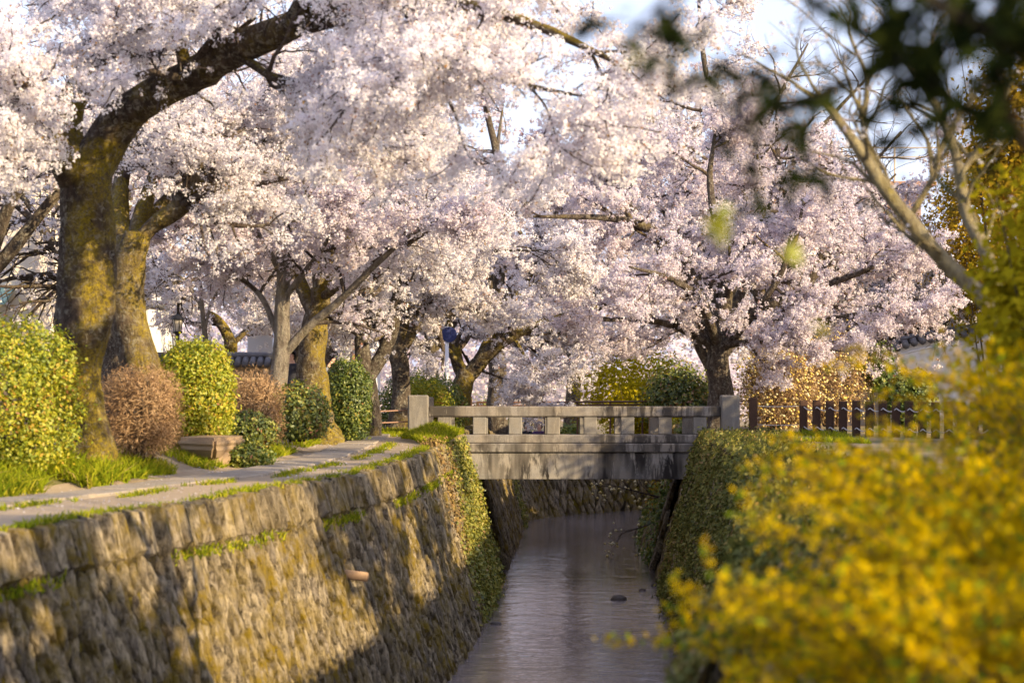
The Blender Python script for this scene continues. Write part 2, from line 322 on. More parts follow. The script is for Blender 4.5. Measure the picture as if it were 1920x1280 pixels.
class MB:
    def __init__(s): s.V = []; s.F = []
    def add(s, V, F):
        b = len(s.V); s.V += [tuple(map(float, v)) for v in V]; s.F += [tuple(int(b + i) for i in f) for f in F]; return s
    def box(s, x0, x1, y0, y1, z0, z1, b=0.01, rot=None, jit=0.0):
        c = np.array([(x0 + x1) / 2, (y0 + y1) / 2, (z0 + z1) / 2]); h = np.array([abs(x1 - x0) / 2, abs(y1 - y0) / 2, abs(z1 - z0) / 2])
        b = min(b, h.min() * 0.45); V = []; idx = {}
        for sx in (-1, 1):
            for sy in (-1, 1):
                for sz in (-1, 1):
                    j = (np.random.rand(3) - .5) * 2 * jit
                    for ax in range(3):
                        p = np.array([sx, sy, sz], float) * (h - b); p[ax] = (sx, sy, sz)[ax] * h[ax]
                        idx[(sx, sy, sz, ax)] = len(V); V.append(p + j)
        F = []; I = idx
        for a in range(3):
            o1, o2 = [q for q in range(3) if q != a]
            for sg in (-1, 1):
                f = []
                for u, w in ((-1, -1), (1, -1), (1, 1), (-1, 1)):
                    k = [0, 0, 0]; k[a] = sg; k[o1] = u; k[o2] = w; f.append(I[(*k, a)])
                F.append(f)
        for a in range(3):
            o1, o2 = [q for q in range(3) if q != a]
            for u in (-1, 1):
                for w in (-1, 1):
                    k = [0, 0, 0]; k[o1] = u; k[o2] = w
                    ka = list(k); ka[a] = -1; kb = list(k); kb[a] = 1
                    F.append([I[(*ka, o1)], I[(*kb, o1)], I[(*kb, o2)], I[(*ka, o2)]])
        for sx in (-1, 1):
            for sy in (-1, 1):
                for sz in (-1, 1): F.append([I[(sx, sy, sz, q)] for q in range(3)])
        V = np.array(V)
        for f in F:
            p = V[f]; n = np.cross(p[1] - p[0], p[2] - p[0])
            if np.dot(n, p.mean(0)) < 0: f.reverse()
        if rot is not None: V = V @ np.array(rot).T
        return s.add(V + c, F)
    def tube(s, P, R, sides=8, cap=True):
        V, Q = tubes(np.array(P, float)[None], np.broadcast_to(np.array(R, float), (len(P),))[None], sides)
        n = len(P)
        F = [tuple(q) for q in Q]
        if cap: F += [tuple(range(sides))[::-1], tuple(range((n - 1) * sides, n * sides))]
        return s.add(V, F)
    def lathe(s, prof, c, sides=20):
        V = []; F = []
        for r, z in prof:
            for k in range(sides):
                a = 2 * math.pi * k / sides; V.append((c[0] + r * math.cos(a), c[1] + r * math.sin(a), c[2] + z))
        for i in range(len(prof) - 1):
            for k in range(sides):
                k2 = (k + 1) % sides; F.append((i * sides + k, i * sides + k2, (i + 1) * sides + k2, (i + 1) * sides + k))
        F += [tuple(range(sides))[::-1], tuple(range((len(prof) - 1) * sides, len(prof) * sides))]
        return s.add(V, F)
    def build(s, name, mat, parent=None, smooth=False, kind=None):
        off = np.array(wloc(parent)) if parent is not None else np.zeros(3)
        me = bpy.data.meshes.new(name); me.from_pydata([tuple(np.array(v) - off) for v in s.V], [], s.F); me.update()
        if smooth: me.polygons.foreach_set('use_smooth', [True] * len(me.polygons))
        me.materials.append(mat)
        o = bpy.data.objects.new(name, me); link(o, parent)
        if kind: o['kind'] = kind
        return o

def tubes(P, R, sides=6, disp=None):
    """P (N,K,3) polylines, R (N,K) radii -> verts, quads"""
    N, K, _ = P.shape
    T = np.empty_like(P); T[:, 1:-1] = P[:, 2:] - P[:, :-2]; T[:, 0] = P[:, 1] - P[:, 0]; T[:, -1] = P[:, -1] - P[:, -2]
    T = nrm(T)
    up = np.zeros_like(T); up[..., 1] = 1.0
    m = np.abs(T[..., 1]) > 0.85; up[m] = (1, 0, 0)
    A = nrm(np.cross(T, up)); B = np.cross(T, A)
    an = np.linspace(0, 2 * np.pi, sides, endpoint=False)
    Rr = R[..., None] * np.ones(sides) if disp is None else R[..., None] * disp
    V = P[:, :, None, :] + Rr[..., None] * (A[:, :, None, :] * np.cos(an)[None, None, :, None] + B[:, :, None, :] * np.sin(an)[None, None, :, None])
    i = np.arange(N)[:, None, None] * K * sides + np.arange(K - 1)[None, :, None] * sides
    k = np.arange(sides)[None, None, :]; k2 = (k + 1) % sides
    Q = np.stack([i + k, i + k2, i + sides + k2, i + sides + k], -1).reshape(-1, 4)
    return V.reshape(-1, 3), Q
def crom(P, n):
    """Catmull-Rom resample of rows"""
    P = np.array(P, float); Pe = np.vstack([2 * P[0] - P[1], P, 2 * P[-1] - P[-2]])
    u = np.linspace(0, len(P) - 1 - 1e-6, n); i = u.astype(int); t = (u - i)[:, None]
    p0, p1, p2, p3 = Pe[i], Pe[i + 1], Pe[i + 2], Pe[i + 3]
    return 0.5 * ((2 * p1) + (-p0 + p2) * t + (2 * p0 - 5 * p1 + 4 * p2 - p3) * t ** 2 + (-p0 + 3 * p1 - 3 * p2 + p3) * t ** 3)
def wobble(P, seed, f=1.0):
    """cheap smooth 3-D noise in -1..1"""
    r = np.random.default_rng(seed); s = 0
    for k in range(5):
        d = r.normal(size=3); d /= np.linalg.norm(d); s = s + np.sin(P @ d * f * (1.0 + 0.75 * k) + r.uniform(0, 6.28)) / (1 + 0.5 * k)
    return s / 2.6
def cards(C, N, size, aspect=1.0, bend=0.15, r=RNG, tdir=None):
    """rhombic leaves or petals: centres, normals, half lengths"""
    n = len(C); N = nrm(N)
    t = r.normal(size=(n, 3)) if tdir is None else tdir
    t = nrm(t - N * (t * N).sum(1, keepdims=True)); b = np.cross(N, t)
    s = np.broadcast_to(size, (n,))[:, None]
    V = np.stack([C - t * s + N * s * bend, C + b * s * aspect, C + t * s + N * s * bend, C - b * s * aspect], 1).reshape(-1, 3)
    return V, np.arange(4 * n).reshape(-1, 4)

def smooth_curve(ys, xs, win=2.5):
    yy = np.arange(-60, 420, 0.25); xx = np.interp(yy, ys, xs)
    k = np.exp(-0.5 * (np.arange(-24, 25) * 0.25 / win) ** 2); k /= k.sum()
    return yy, np.convolve(np.pad(xx, 24, mode='edge'), k, mode='valid')
_ly, _lx = smooth_curve([-60, 0, 10, 22, 28.7, 34.3, 41, 47, 52, 60, 67, 74, 77, 81, 91, 111, 420], [-24, -10, -7.6, -4.67, -3.04, -1.97, -1.5, -1.28, -1.13, -.85, -.48, -.1, 2.2, 6.5, 18, 45, 420], 1.6)
_ry, _rx = smooth_curve([-60, 0, 5, 12, 20, 28, 37.8, 46.8, 52, 60, 68, 71, 75, 83, 103, 420], [-3, -.5, .1, 0.9, 2.0, 2.9, 3.6, 3.87, 4.0, 4.15, 4.3, 6.5, 11, 21, 47, 450], 1.2)
def XL(Y): return np.interp(Y, _ly, _lx)
def XR(Y): return np.interp(Y, _ry, _rx)
def sstep(a, b, x): t = np.clip((x - a) / (b - a), 0, 1); return t * t * (3 - 2 * t)
def ztop(Y): return -1.0 * sstep(59, 74, Y) - 0.3 * sstep(75, 90, Y)
_py = np.array([10, 20, 26.6, 30.4, 33, 36.5, 41.4, 46, 51, 58, 70]); _px = np.array([-9.3, -7.2, -5.6, -4.42, -3.75, -3.22, -2.95, -2.9, -2.9, -3.0, -3.0])
_sy, _sx = smooth_curve(_py, _px, 1.5)
def XP(Y): return np.interp(Y, _sy, _sx)
def gz(X, Y):
    X = np.asarray(X, float); Y = np.asarray(Y, float)
    bank = 0.30 * sstep(0.55, 1.9, XP(Y) - X) * (1 - sstep(48, 54, Y))
    return ztop(Y) + np.where(X < (XL(Y) + XR(Y)) / 2, bank, 0.0) + 0.02 * np.sin(X * 1.7 + Y * 0.9) * (np.abs(X) > 3)
BED = -3.55; WATER = -3.2; BATTER = 0.266

def side_frame(side, Y):
    X = XL(Y) if side == 'L' else XR(Y); d = 0.05
    dx = ((XL(Y + d) if side == 'L' else XR(Y + d)) - X) / d
    t = nrm(np.stack([dx, np.ones_like(dx), 0 * dx], -1))
    n = np.stack([t[..., 1], -t[..., 0], 0 * dx], -1) * (1 if side == 'L' else -1)
    return np.stack([X, Y, ztop(Y)], -1), t, n
def wall_pt(side, Y, d, off=0.0):
    T, t, n = side_frame(side, np.asarray(Y, float)); d = np.asarray(d, float)
    P = T + n * (BATTER * d + off)[..., None]; P[..., 2] = T[..., 2] - d
    return P, t, n

# ------------------------------------------------------------------ setting: ground, water, path
def build_ground():
    ys = np.concatenate([np.arange(-40, 8, 2.0), np.arange(8, 100, 0.5), np.geomspace(100, 900, 26)])
    offs = np.concatenate([[0], np.geomspace(0.25, 700, 46)])
    rows = []
    for y in ys:
        yl = min(y, 419.0)
        xl, xr = float(XL(yl)) - 0.30, float(XR(yl)) + 0.30
        if y > 419: xr = xl + 6
        r = [(xl - o, y, float(gz(xl - o, yl)) - (0.01 if o > 0 else 0.12)) for o in offs[::-1]]
        zt = float(ztop(yl))
        r += [(xl + 0.75, y, BED), (xr - 0.75, y, BED)]
        r += [(xr + o, y, float(gz(xr + o, yl)) - (0.01 if o > 0 else 0.12)) for o in offs]
        rows.append(r)
    V = np.array(rows); R_, C_ = V.shape[:2]
    i = np.arange(R_ - 1)[:, None] * C_ + np.arange(C_ - 1)[None]
    Q = np.stack([i, i + 1, i + C_ + 1, i + C_], -1).reshape(-1, 4)
    o = mesh_arr('ground', V.reshape(-1, 3), Q, M['ground'], smooth=True); o['kind'] = 'structure'
build_ground()
def build_water():
    ys = np.concatenate([np.arange(-40, 130, 0.5)]); V = []
    for y in ys:
        a, b = float(XL(y)) + 0.45, float(XR(y)) - 0.45
        for k in range(5): V.append((a + (b - a) * k / 4, y, WATER))
    n = len(ys); i = np.arange(n - 1)[:, None] * 5 + np.arange(4)[None]
    Q = np.stack([i, i + 1, i + 6, i + 5], -1).reshape(-1, 4)
    o = mesh_arr('water', V, Q, M['water'], smooth=True); o['kind'] = 'structure'
build_water()
def build_path():
    ys = np.arange(16, 56.5, 0.25); V = []; nc = 14
    for y in ys:
        a, b = float(XP(y)) - 0.95, float(XL(y)) - 0.08
        for k in range(nc):
            x = a + (b - a) * k / (nc - 1)
            V.append((x, y, float(gz(x, y)) + 0.012 + 0.015 * math.sin(3.1 * x + 2.3 * y) * math.sin(1.3 * y - x)))
    n = len(ys); i = np.arange(n - 1)[:, None] * nc + np.arange(nc - 1)[None]
    Q = np.stack([i, i + 1, i + nc + 1, i + nc], -1).reshape(-1, 4)
    p = mesh_arr('path', V, Q, M['dirt'], smooth=True); p['kind'] = 'structure'
    y = 20.0; k = 0
    while y < 51.2:
        L = random.uniform(0.85, 1.25)
        c = np.array([float(XP(y + L / 2)), y + L / 2, 0.03]); dx = (float(XP(y + L)) - float(XP(y))) / L
        yaw = -math.atan(dx) + random.uniform(-.03, .03); ca, sa = math.cos(yaw), math.sin(yaw)
        w = 0.33 + random.uniform(-.03, .03)
        mb = MB().box(-w, w, -(L / 2 - 0.012) / max(ca, .5), (L / 2 - 0.012) / max(ca, .5), -0.07, 0.008, 0.012, jit=0.008)
        V = np.array(mb.V) @ np.array([[ca, -sa, 0], [sa, ca, 0], [0, 0, 1]]).T + c + np.array([0, 0, random.uniform(-.008, .012)])
        mb.V = [tuple(v) for v in V]; mb.build('paving_slab', M['slab'], p)
        y += L; k += 1
build_path()

# ------------------------------------------------------------------ retaining walls
def stone_variant(seed, w=0.5, h=0.5, diamond=True):
    r = np.random.default_rng(seed); n = 8
    a = np.arange(n) * 2 * np.pi / n + r.uniform(-.12, .12, n)
    if diamond: rad = np.where(np.arange(n) % 2 == 0, 1.0, 0.80)
    else: rad = np.where(np.arange(n) % 2 == 0, 0.92, 1.15)
    rad = rad * r.uniform(0.88, 1.10, n)
    X, Z = np.cos(a) * rad * w, np.sin(a) * rad * h
    V = []
    for sc, dp in ((1.0, -0.06), (0.93, 0.030), (0.70, 0.052)):
        for k in range(n): V.append((X[k] * sc + r.uniform(-.01, .01), dp + r.uniform(-.014, .018) * (dp > 0), Z[k] * sc + r.uniform(-.012, .012)))
    V.append((r.uniform(-.04, .04), 0.056 + r.uniform(-.012, .012), r.uniform(-.04, .04)))
    F = []
    for q in range(2):
        for k in range(n):
            k2 = (k + 1) % n; F.append((q * n + k, q * n + k2, (q + 1) * n + k2, (q + 1) * n + k))
    for k in range(n): F.append((2 * n + k, 2 * n + (k + 1) % n, 3 * n))
    return np.array(V), F
def frame_mat(P, t, n, slope=True):
    """local x along wall, local y out of wall, local z up the slope"""
    x = Vector(t); up = Vector((n[0] * -BATTER, n[1] * -BATTER, 1)).normalized() if slope else Vector((0, 0, 1))
    y = up.cross(x).normalized()
    if y.dot(Vector(n)) < 0: x = -x; y = -y
    m = Matrix.Identity(4)
    for i in range(3): m[i][0] = x[i]; m[i][1] = y[i]; m[i][2] = up[i]; m[i][3] = P[i]
    return m
def build_wall(side, label, y0, y1, coping=True, stone_part_until=None, first=0.52, depth_to=None, size=(0.118, 0.235)):
    mid = (y0 + y1) / 2; base, _, _ = wall_pt(side, np.array(mid), np.array(0.0))
    w = root('retaining_wall', label, 'retaining wall', (float(base[0]), float(base[1]), WATER))
    ys = np.arange(y0, y1 + 0.01, 0.4); V = []
    ds = np.linspace(0, 1, 10)
    for y in ys:
        H = float(ztop(y)) + 3.6
        P, t, n = wall_pt(side, np.full(10, y), ds * H, -0.02); V.append(P)
    V = np.array(V); nr, nc = V.shape[:2]; i = np.arange(nr - 1)[:, None] * nc + np.arange(nc - 1)[None]
    Q = np.stack([i, i + 1, i + nc + 1, i + nc], -1).reshape(-1, 4)
    if side == 'R': Q = Q[:, ::-1]
    mesh_arr('joint_bed', V.reshape(-1, 3), Q, M['mortar'], w, smooth=True)
    wl = Vector(wloc(w))
    if coping:
        mes = []
        for k in range(7):
            r = random.Random(k); np.random.seed(k)
            mb = MB().box(-0.5, 0.5, -0.35, 0.06, -0.5, 0.5, 0.10, jit=0.06)
            me = bpy.data.meshes.new('coping_stone'); me.from_pydata(mb.V, [], mb.F); me.materials.append(M['stone']); mes.append(me)
        s = y0; k = 0
        while s < y1:
            P, t, n = wall_pt(side, np.array(s), np.array(first * 0.5 - 0.045)); wd = random.uniform(0.13, 0.27)
            o = bpy.data.objects.new('coping_stone', random.choice(mes))
            m = frame_mat(P, t, n); m.translation = Vector(P) - wl + Vector(n) * random.uniform(-.05, .05)
            o.matrix_local = m @ Matrix.Rotation(random.uniform(-.05, .05), 4, 'Y') @ Matrix.Diagonal((wd * 0.93, 1, first * random.uniform(.96, 1.06), 1)); link(o, w)
            s += wd * float(t[1])
    variants = [stone_variant(100 + k, *size) for k in range(10)]; mes = []
    for V_, F_ in variants:
        me = bpy.data.meshes.new('stone'); me.from_pydata([tuple(v) for v in V_], [], F_); me.materials.append(M['stone']); mes.append(me)
    spots = []; px, pz = size[0] * 2.0, size[1] * 2.0
    j = 0; d = first + size[1] * 0.55
    while d < 3.7:
        s = y0 + (px / 2 if j % 2 else 0)
        while s < y1:
            if d < float(ztop(s)) + 3.35: spots.append((s + random.uniform(-.05, .05), d + random.uniform(-.05, .05)))
            s += px
        d += pz / 2; j += 1
    spots.sort()
    cnt = 0; SV = []; SF = []; SR = []
    for s, d in spots:
        P, t, n = wall_pt(side, np.array(s), np.array(d)); m = frame_mat(P, t, n)
        m.translation = Vector(P) - wl + Vector(n) * random.uniform(-.045, .03)
        m = m @ Matrix.Rotation(random.uniform(-.16, .16), 4, 'Y') @ Matrix.Diagonal((random.uniform(.74, 1.02), random.uniform(.8, 1.2), random.uniform(.78, 1.06), 1))
        vi = random.randrange(10)
        px_, py_ = proj(np.array([P]))
        vis = px_[0] > -60 and px_[0] < 1980 and py_[0] < 1330
        if cnt < 300 and stone_part_until and s < stone_part_until and vis:
            o = bpy.data.objects.new('stone', mes[vi]); o.matrix_local = m; link(o, w); cnt += 1
        else:
            b = len(SV); A = np.array(m)
            SV += [tuple(v) for v in variants[vi][0] @ A[:3, :3].T + A[:3, 3]]
            q = random.random()
            for f in variants[vi][1]:
                SF.append([b + i for i in f]); SR.append(q)
    if SV:
        me = bpy.data.meshes.new('rubble_stones'); me.from_pydata(SV, [], SF); me.update(); me.materials.append(M['stone'])
        a = me.attributes.new('rnd', 'FLOAT', 'FACE'); a.data.foreach_set('value', SR)
        o = bpy.data.objects.new('rubble_stones', me); link(o, w); o['kind'] = 'stuff'
    return w
build_wall('L', 'long mossy stone canal wall in sun below the slab path', 15.0, 53.0, True, 53)
build_wall('L', 'dark canal wall curving behind the stone bridge', 55.5, 100, True, None, size=(0.16, 0.36))
build_wall('R', 'shaded canal wall under the ivy before the bridge', 10, 53.0, False, None, size=(0.28, 0.34))
build_wall('R', 'dark canal wall beyond the bridge behind the paperbush', 55.5, 80, True, None, size=(0.28, 0.34))

# ------------------------------------------------------------------ bridge
def build_bridge():
    b = root('stone_bridge', 'grey granite footbridge with square balusters over the canal', 'bridge', (1.4, 53.75, 0))
    def bx(name, x0, x1, y0, y1, z0, z1, mat='granite', bev=0.015, jit=0.004):
        np.random.seed(int(abs(x0 * 131 + z0 * 17 + y0)) % 9999)
        return MB().box(x0, x1, y0, y1, z0, z1, bev, jit=jit).build(name, M[mat], b)
    BX = [-1.46, -.70, .07, .89, 1.69, 2.49, 3.30, 4.05]
    for front in (True, False):
        y = 52.0 if front else 55.25; dz = 0.0 if front else -0.09
        bx('end_post', -2.24, -1.80, y, y + .42, -0.25, 0.85 + dz, 'post_granite', .03); bx('end_post', 4.50, 4.90, y, y + .42, -0.25, 0.85 + dz, 'post_granite', .03)
        bx('top_rail', -1.798, 4.498, y + .08, y + .34, .39 + dz, .61 + dz, bev=.02)
        for x in BX: bx('baluster', x - .145, x + .145, y + .11, y + .31, 0.002 + dz, .388 + dz, 'post_granite')
        bx('plinth', -1.798, 4.498, y + .02, y + .40, -.18 + dz, dz, bev=.02)
    bx('deck', -1.9, 4.7, 52.42, 55.2, -.20, -.09)
    bx('deck_edge', -1.30, 4.62, 51.90, 52.40, -.375, -.183, bev=.02); bx('deck_edge', -1.30, 4.62, 55.25, 55.75, -.465, -.275, bev=.02)
    bx('girder', -1.13, 3.98, 51.98, 55.6, -.95, -.467, 'girder', bev=.02)
    bx('girder_fascia', -1.13, 3.98, 51.96, 51.978, -.95, -.378, 'girder', bev=.004, jit=0)
    bx('abutment_pier', 4.06, 4.36, 51.95, 55.6, -3.5, -.378, 'girder', bev=.03)
    bx('abutment_pier', -1.42, -1.135, 52.1, 55.6, -3.5, -.378, 'girder', bev=.03)
build_bridge()

# ------------------------------------------------------------------ trees
PROT = []   # (image polyline, half width px, depth): keep blossom off trunks that show in the photograph
def protected(P, r):
    x, y = proj(P); keep = np.ones(len(P), bool)
    for poly, wd, dep, share in PROT:
        a = np.array(poly, float)
        dmin = np.full(len(P), 1e9)
        for k in range(len(a) - 1):
            d = a[k + 1] - a[k]; L2 = max((d * d).sum(), 1e-6)
            u = np.clip(((x - a[k, 0]) * d[0] + (y - a[k, 1]) * d[1]) / L2, 0, 1)
            dmin = np.minimum(dmin, np.hypot(x - a[k, 0] - u * d[0], y - a[k, 1] - u * d[1]))
        keep &= ~((dmin < wd) & (P[:, 1] < dep) & (r.random(len(P)) > share))
    return keep

def children(P, R, n, t0, t1, L, ang, r, K=6, flat_=0.55, up=0.1, noise=0.22, grav=0.0, rmax=0.05, rmin=0.004, order_len=0.5):
    N, KP, _ = P.shape
    pid = np.repeat(np.arange(N), n); m = len(pid)
    t = r.uniform(t0, t1, m); u = t * (KP - 1); i = np.minimum(u.astype(int), KP - 2); f = (u - i)[:, None]
    S = P[pid, i] * (1 - f) + P[pid, i + 1] * f; T = nrm(P[pid, i + 1] - P[pid, i])
    rad = R[pid, i] * (1 - f[:, 0]) + R[pid, i + 1] * f[:, 0]
    q = nrm(np.cross(T, r.normal(size=(m, 3)))); a = r.uniform(ang[0], ang[1], m)[:, None]
    d = T * np.cos(a) + q * np.sin(a); d[:, 2] = d[:, 2] * flat_ + up; d = nrm(d)
    ln = L * r.uniform(0.6, 1.25, m) * (1 - order_len * t)
    Q = np.empty((m, K, 3)); Q[:, 0] = S
    for k in range(1, K):
        d = nrm(d + r.normal(size=(m, 3)) * noise + np.array([0, 0, grav])); Q[:, k] = Q[:, k - 1] + d * (ln / (K - 1))[:, None]
    r0 = np.minimum(rad * 0.65, rmax); RR = r0[:, None] * np.linspace(1, 0.35, K)[None]; RR = np.maximum(RR, rmin)
    return Q, RR

def trunk_mesh(limbs, sides, seed, bump=0.10):
    """limbs: list of (points, radii); gnarled tubes joined into one mesh"""
    Vs, Qs, b = [], [], 0
    for k, (P, R, n) in enumerate(limbs):
        P = crom(P, n); R = np.interp(np.linspace(0, 1, n), np.linspace(0, 1, len(R)), R)
        P = P + (np.stack([wobble(P, seed + k, 3.0), wobble(P, seed + k + 50, 3.0), 0 * R], -1)) * (R * 0.25)[:, None]
        V0, Q = tubes(P[None], R[None], sides)
        C = np.repeat(P, sides, axis=0); D = V0 - C; rr = np.repeat(R, sides)[:, None]
        w = wobble(V0, seed + 7, 7.0)[:, None] * bump + wobble(V0, seed + 9, 17.0)[:, None] * bump * 0.5
        V = C + D * (1 + w)
        Qs.append(Q + b); Vs.append(V); b += len(V)
        # end caps as fans of quads
        v0 = b - len(V)
        for e in (n - 1, 0):
            Vs.append(P[e][None] + nrm((P[e] - P[e - 1 if e else 1])[None]) * R[e] * 0.3); c = b; b += 1
            base = v0 + e * sides
            for s in range(0, sides, 2): Qs.append(np.array([[base + s, base + (s + 1) % sides, base + (s + 2) % sides, c]]))
    return np.vstack(Vs), np.vstack(Qs)

def blossoms(P, r, spread, q, size, clump):
    """P: points on twigs -> clusters of petals"""
    C = P + r.normal(size=P.shape) * spread * np.array([1.7, 1.7, .85])
    n = len(C); c = np.repeat(C, q, 0); o = nrm(r.normal(size=(n * q, 3)))
    rad = clump * r.uniform(0.35, 1.0, (n * q, 1)); pos = c + o * rad
    N = nrm(o + r.normal(size=o.shape) * 0.40 + np.array([.15, -.12, .2]))
    sz = (size * r.uniform(0.75, 1.25, n * q))[:, None]
    t = r.normal(size=N.shape); t = nrm(t - N * (t * N).sum(1, keepdims=True)); b_ = np.cross(N, t)
    V = np.stack([pos + t * sz * 1.15, pos - t * sz * .6 + b_ * sz, pos - t * sz * .6 - b_ * sz], 1).reshape(-1, 3); Q = np.arange(3 * n * q).reshape(-1, 3)
    base = np.repeat(r.random(n), q); rn = np.clip(0.45 * base + 0.42 * r.random(n * q), 0, .88)
    odd = r.random(n * q) < 0.05; rn[odd] = r.uniform(.9, 1, odd.sum())
    return V, Q, rn

def sample_on(P, r, n, t0=0.15):
    N, K, _ = P.shape; i = r.integers(0, N, n); u = r.uniform(t0, 1, n) * (K - 1); j = np.minimum(u.astype(int), K - 2); f = (u - j)[:, None]
    return P[i, j] * (1 - f) + P[i, j + 1] * f

def cherry(label, limbs, seed, nb=5000, q=8, size=0.026, clump=0.065, bark='bark_old', petal='petal', L=(2.6, 1.3, 0.55), n=(9, 6, 4), sides=16,
           spread=0.05, up=0.12, grav=-0.02, bloom_limb=0, group='cherry trees along the canal', name='cherry_tree', cull=0.08, bump=0.10, t0=0.22, minz=None):
    """limbs[0] is the trunk, the rest are limbs in world space: (points, radii, first index that sprouts)"""
    r = np.random.default_rng(seed)
    p0, r0_ = list(limbs[0][0]), list(limbs[0][1])
    limbs = [([np.array(p0[0]) - np.array([0, 0, .35])] + [np.array(p0[0]) * .85 + np.array(p0[1]) * .15] + p0[1:], [r0_[0] * 1.45, r0_[0]] + r0_[1:])] + list(limbs[1:])
    for P_, R_ in limbs[1:]:
        qq = crom(P_, 14); qq = qq[qq[:, 1] > 8]
        if len(qq) < 2: continue
        if seed in (11, 12): continue
        qx, qy = proj(qq); PROT.append((np.stack([qx, qy], 1), max(5.0, float(np.mean(R_)) * FPX / float(qq[:, 1].mean()) * .8), float(qq[:, 1].mean()) + .4, .6))
    b0 = np.array(p0[0]); T = root(name, label, 'cherry tree', b0, group)
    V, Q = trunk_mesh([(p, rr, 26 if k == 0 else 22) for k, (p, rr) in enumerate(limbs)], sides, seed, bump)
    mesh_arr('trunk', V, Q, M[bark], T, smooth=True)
    K0 = 14; src = limbs[1:] if len(limbs) > 1 else limbs
    P0 = np.array([crom(p, K0) for p, rr in src]); R0 = np.array([np.interp(np.linspace(0, 1, K0), np.linspace(0, 1, len(rr)), rr) for p, rr in src])
    P1, R1 = children(P0, R0, n[0], t0, 1.0, L[0], (0.5, 1.25), r, 8, 0.55, up, 0.20, grav, 0.075, 0.010, 0.45)
    P2, R2 = children(P1, R1, n[1], 0.15, 1.0, L[1], (0.45, 1.1), r, 6, 0.6, up * 0.6, 0.22, grav, 0.034, 0.009, 0.35)
    P3, R3 = children(P2, R2, n[2], 0.1, 1.0, L[2], (0.4, 1.1), r, 4, 0.7, 0.05, 0.25, grav, 0.012, 0.0055, 0.2)
    if minz is not None:
        ok = P1[:, :, 2].min(1) > minz; P1, R1 = P1[ok], R1[ok]
        ok = P2[:, :, 2].min(1) > minz; P2, R2 = P2[ok], R2[ok]
        ok = P3[:, :, 2].min(1) > minz; P3, R3 = P3[ok], R3[ok]
    def infr(P, m):
        x, y = proj(P); return (x > -m) & (x < 1920 + m) & (y > -m) & (P[:, 1] > 2)
    k3 = infr(P3[:, -1], 60)
    P3v, R3v = P3[k3], R3[k3]
    k2 = infr(P2[:, -1], 200); P2v, R2v = P2[k2], R2[k2]
    if len(P3v) > 520: s = r.choice(len(P3v), 520, False); P3v, R3v = P3v[s], R3v[s]
    Vs, Qs, b = [], [], 0
    for P, R, sd in ((P1, R1, 5), (P2v, R2v, 3), (P3v, R3v, 3)):
        if len(P) == 0: continue
        v, qq = tubes(P, R, sd); Vs.append(v); Qs.append(qq + b); b += len(v)
    mesh_arr('branches', np.vstack(Vs), np.vstack(Qs), M['branch'], T, smooth=True, kind='stuff')
    pts = np.vstack([sample_on(P3, r, int(nb * 0.62), 0.1), sample_on(P2, r, int(nb * 0.30), 0.3), sample_on(P1, r, int(nb * 0.08), 0.4)])
    keep = infr(pts, 130) | (r.random(len(pts)) < cull)
    pts = pts[keep]; pts = pts[protected(pts, r)]
    V, Q, rn = blossoms(pts, r, spread, q, size, clump)
    mesh_arr('crown', V, Q, M[petal], T, rnd=rn, kind='stuff')
    return T

def px_limb(pts, radii):
    return ([W(*p) for p in pts], radii)
def generic(X, Y, H, Rad, seed, nl=6, r0=0.24, fork=None, lean=0.0, z0=None):
    r = np.random.default_rng(seed); z = float(gz(X, Y)) if z0 is None else z0; fk = fork or H * 0.26
    base = np.array([X, Y, z - 0.1]); top = np.array([X + lean, Y + r.uniform(-.2, .2), z + fk])
    out = [([base, base * 0.6 + top * 0.4 + r.normal(size=3) * 0.08, top], [r0 * 1.35, r0, r0 * 0.85])]
    a0 = r.uniform(0, 6.28)
    for k in range(nl):
        a = a0 + 2 * math.pi * k / nl + r.uniform(-.3, .3); hh = r.uniform(0.55, 1.0); rr = Rad * r.uniform(.7, 1.05) * (1.25 - 0.45 * hh)
        d = np.array([math.cos(a), math.sin(a), 0])
        p1 = top + d * rr * 0.22 + np.array([0, 0, (H - fk) * 0.30 * hh]); p2 = top + d * rr * 0.55 + np.array([0, 0, (H - fk) * 0.62 * hh]); p3 = top + d * rr + np.array([0, 0, (H - fk) * 0.88 * hh])
        st = top - np.array([0, 0, 0.25 * r.random()])
        out.append(([st, p1 + r.normal(size=3) * .12, p2 + r.normal(size=3) * .2, p3], [r0 * .55, r0 * .42, r0 * .26, r0 * .1]))
    a = r.uniform(0, 6.28)
    out.append(([top, top + np.array([.2, 0, (H - fk) * .35]), top + np.array([math.cos(a) * .5, math.sin(a) * .5, (H - fk) * .7]), top + np.array([math.cos(a) * .7, math.sin(a), (H - fk) * .97])], [r0 * .6, r0 * .45, r0 * .28, r0 * .1]))
    return out

